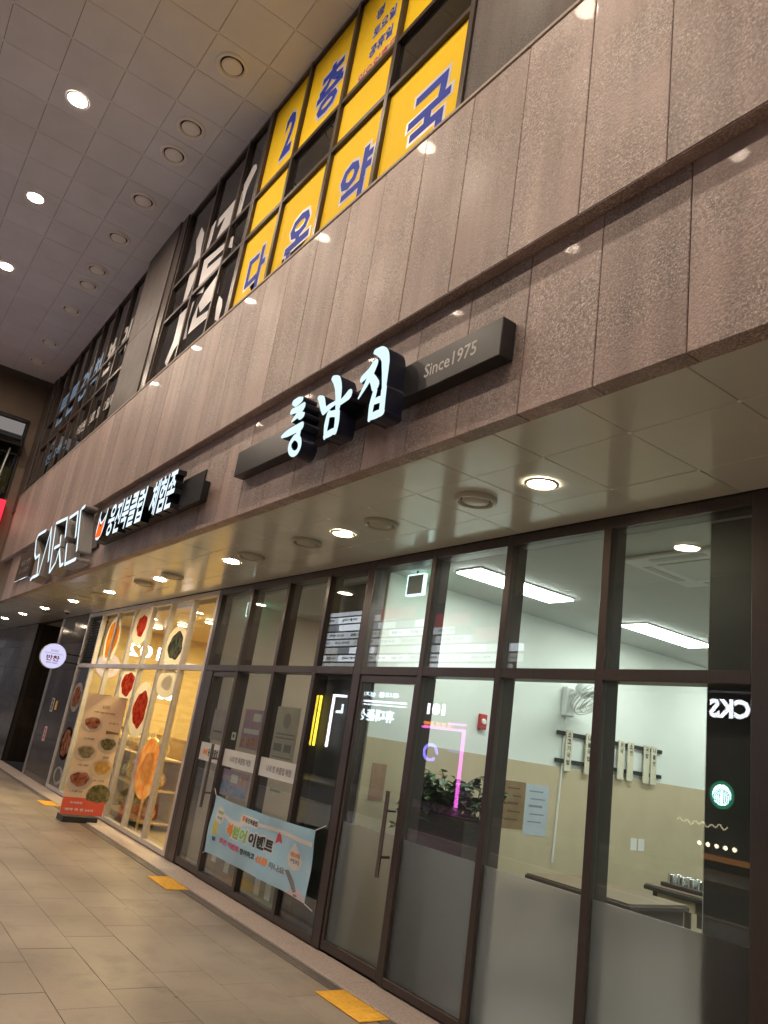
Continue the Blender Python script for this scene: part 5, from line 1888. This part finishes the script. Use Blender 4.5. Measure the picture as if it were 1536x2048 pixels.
o3 = osign('phone_shop_sign', 'white mobile phone shop letters across the street, mirrored in the restaurant door')
text('letters', '휴대폰성지', (-25.4 - .3, YO + .05, 2.68), 3.1, .46, (emit('sky white led', (.72, .86, 1.0), 6.5), M_black), o3, '+y', bold=.04, depth=.06)
bx('light_bar', o3, M_ow, -26.5, -23.5, YO + .02, YO + .06, 3.18, 3.24)
bx('light_bar', o3, MATS['sky white led'], -26.5, -23.5, YO + .02, YO + .06, 3.06, 3.10)
text('small_letters', '휴대폰 성지', (-25.2, YO + .05, 3.48), 2.4, .2, MATS['sky white led'], o3, '+y', bold=.03)
o4 = thing('white_neon_frame', (-28.3, YO, 0), 'tall white light frame of a shop door across the street', 'neon frame')
bx('post', o4, M_ow, -28.72, -28.60, YO + .02, YO + .08, 1.2, 3.28)
bx('bar', o4, M_ow, -28.72, -27.7, YO + .02, YO + .08, 3.285, 3.38)
bx('short_bar', o4, MATS['sky white led'], -28.3, -27.9, YO + .02, YO + .08, 2.62, 2.72)
bx('short_post', o4, MATS['sky white led'], -27.9, -27.83, YO + .02, YO + .08, 2.62, 3.0)
o5 = thing('yellow_neon_posts', (-30.5, YO, 0), 'pair of glowing yellow posts across the street', 'neon posts')
for x in (-30.12, -29.78):
    bx('post', o5, emit('yellow neon', (1.0, .72, .05), 7.0), x, x + .12, YO + .02, YO + .08, 1.15, 3.3)
o6 = osign('unit_number_sign', 'white shop number letters across the street, mirrored beside the planter')
text('letters', '101', (-21.7, YO + .05, 3.1), 1.0, .4, (M_ow, M_black), o6, '+y', bold=.05, depth=.05)
text('orange_letters', '소고기 국밥', (-21.5, YO + .05, 2.56), 1.6, .22, emit('orange street sign', (1.0, .25, .06), 5.0), o6, '+y', bold=.04)
o7 = thing('pink_neon_frame', (-20.2, YO, 0), 'pink neon door frame across the street, mirrored above the planter', 'neon frame')
M_pk = emit('pink neon', (1.0, .16, .85), 4.6)
bx('post', o7, M_pk, -20.12, -20.0, YO + .04, YO + .1, 0.02, 2.42)
bx('bar', o7, M_pk, -22.4, -20.0, YO + .04, YO + .1, 2.425, 2.50)
bx('bar', o7, M_pk, -20.9, -20.0, YO + .04, YO + .1, 2.62, 2.68)
m = MB()
ribbon(m, [(-21.7 + .36 * math.cos(a), 1.62 + .26 * math.sin(a)) for a in [k * .45 for k in range(13)]], [.1] * 13, YO + .09, YO + .05, 0, 0)
m.build('violet_ring', emit('violet neon', (.25, .2, 1.0), 6.0), o7)
bx('blue_bar', o7, emit('blue neon', (.1, .1, .9), 1.6), -20.75, -20.2, YO + .04, YO + .1, 1.72, 1.8)
o8 = thing('hanging_number_sign', (-18.45, -2.15, 3.2), 'white shop number 102 hanging under the side wing, mirrored in the side dish shop glass', 'sign')
text('letters', '102', (-18.40, -2.15, 2.90), .82, .31, (M_ow, M_black), o8, '+x', bold=.015, depth=.05)
for y in (-2.4, -1.9):
    MB().cyl((-18.43, y, 3.04), (-18.43, y, 3.2), .01, n=6).build('hanger', M_black, o8)
o9 = thing('street_board', (-18.45, -2.9, 0), 'standing letter board lit white at the far end, mirrored in the side dish shop glass', 'sign')
text('letters', 'EAS', (-18.40, -2.9, 1.94), .36, .12, (M_ow, M_black), o9, '+x', bold=.05, depth=.03)
for k in range(4):
    bx('white_line', o9, M_ow, -18.43, -18.40, -2.95, -2.74, 1.55 + k * .06, 1.58 + k * .06)
bx('board', o9, M_black, -18.47, -18.435, -3.12, -2.7, 1.45, 2.05)
for y in (-3.1, -2.74):
    bx('leg', o9, M_black, -18.47, -18.44, y, y + .02, 0.001, 1.45)

set_type()
bpy.data.objects.remove(_to)
bpy.data.curves.remove(_tc)
bpy.data.scenes.remove(_ts)
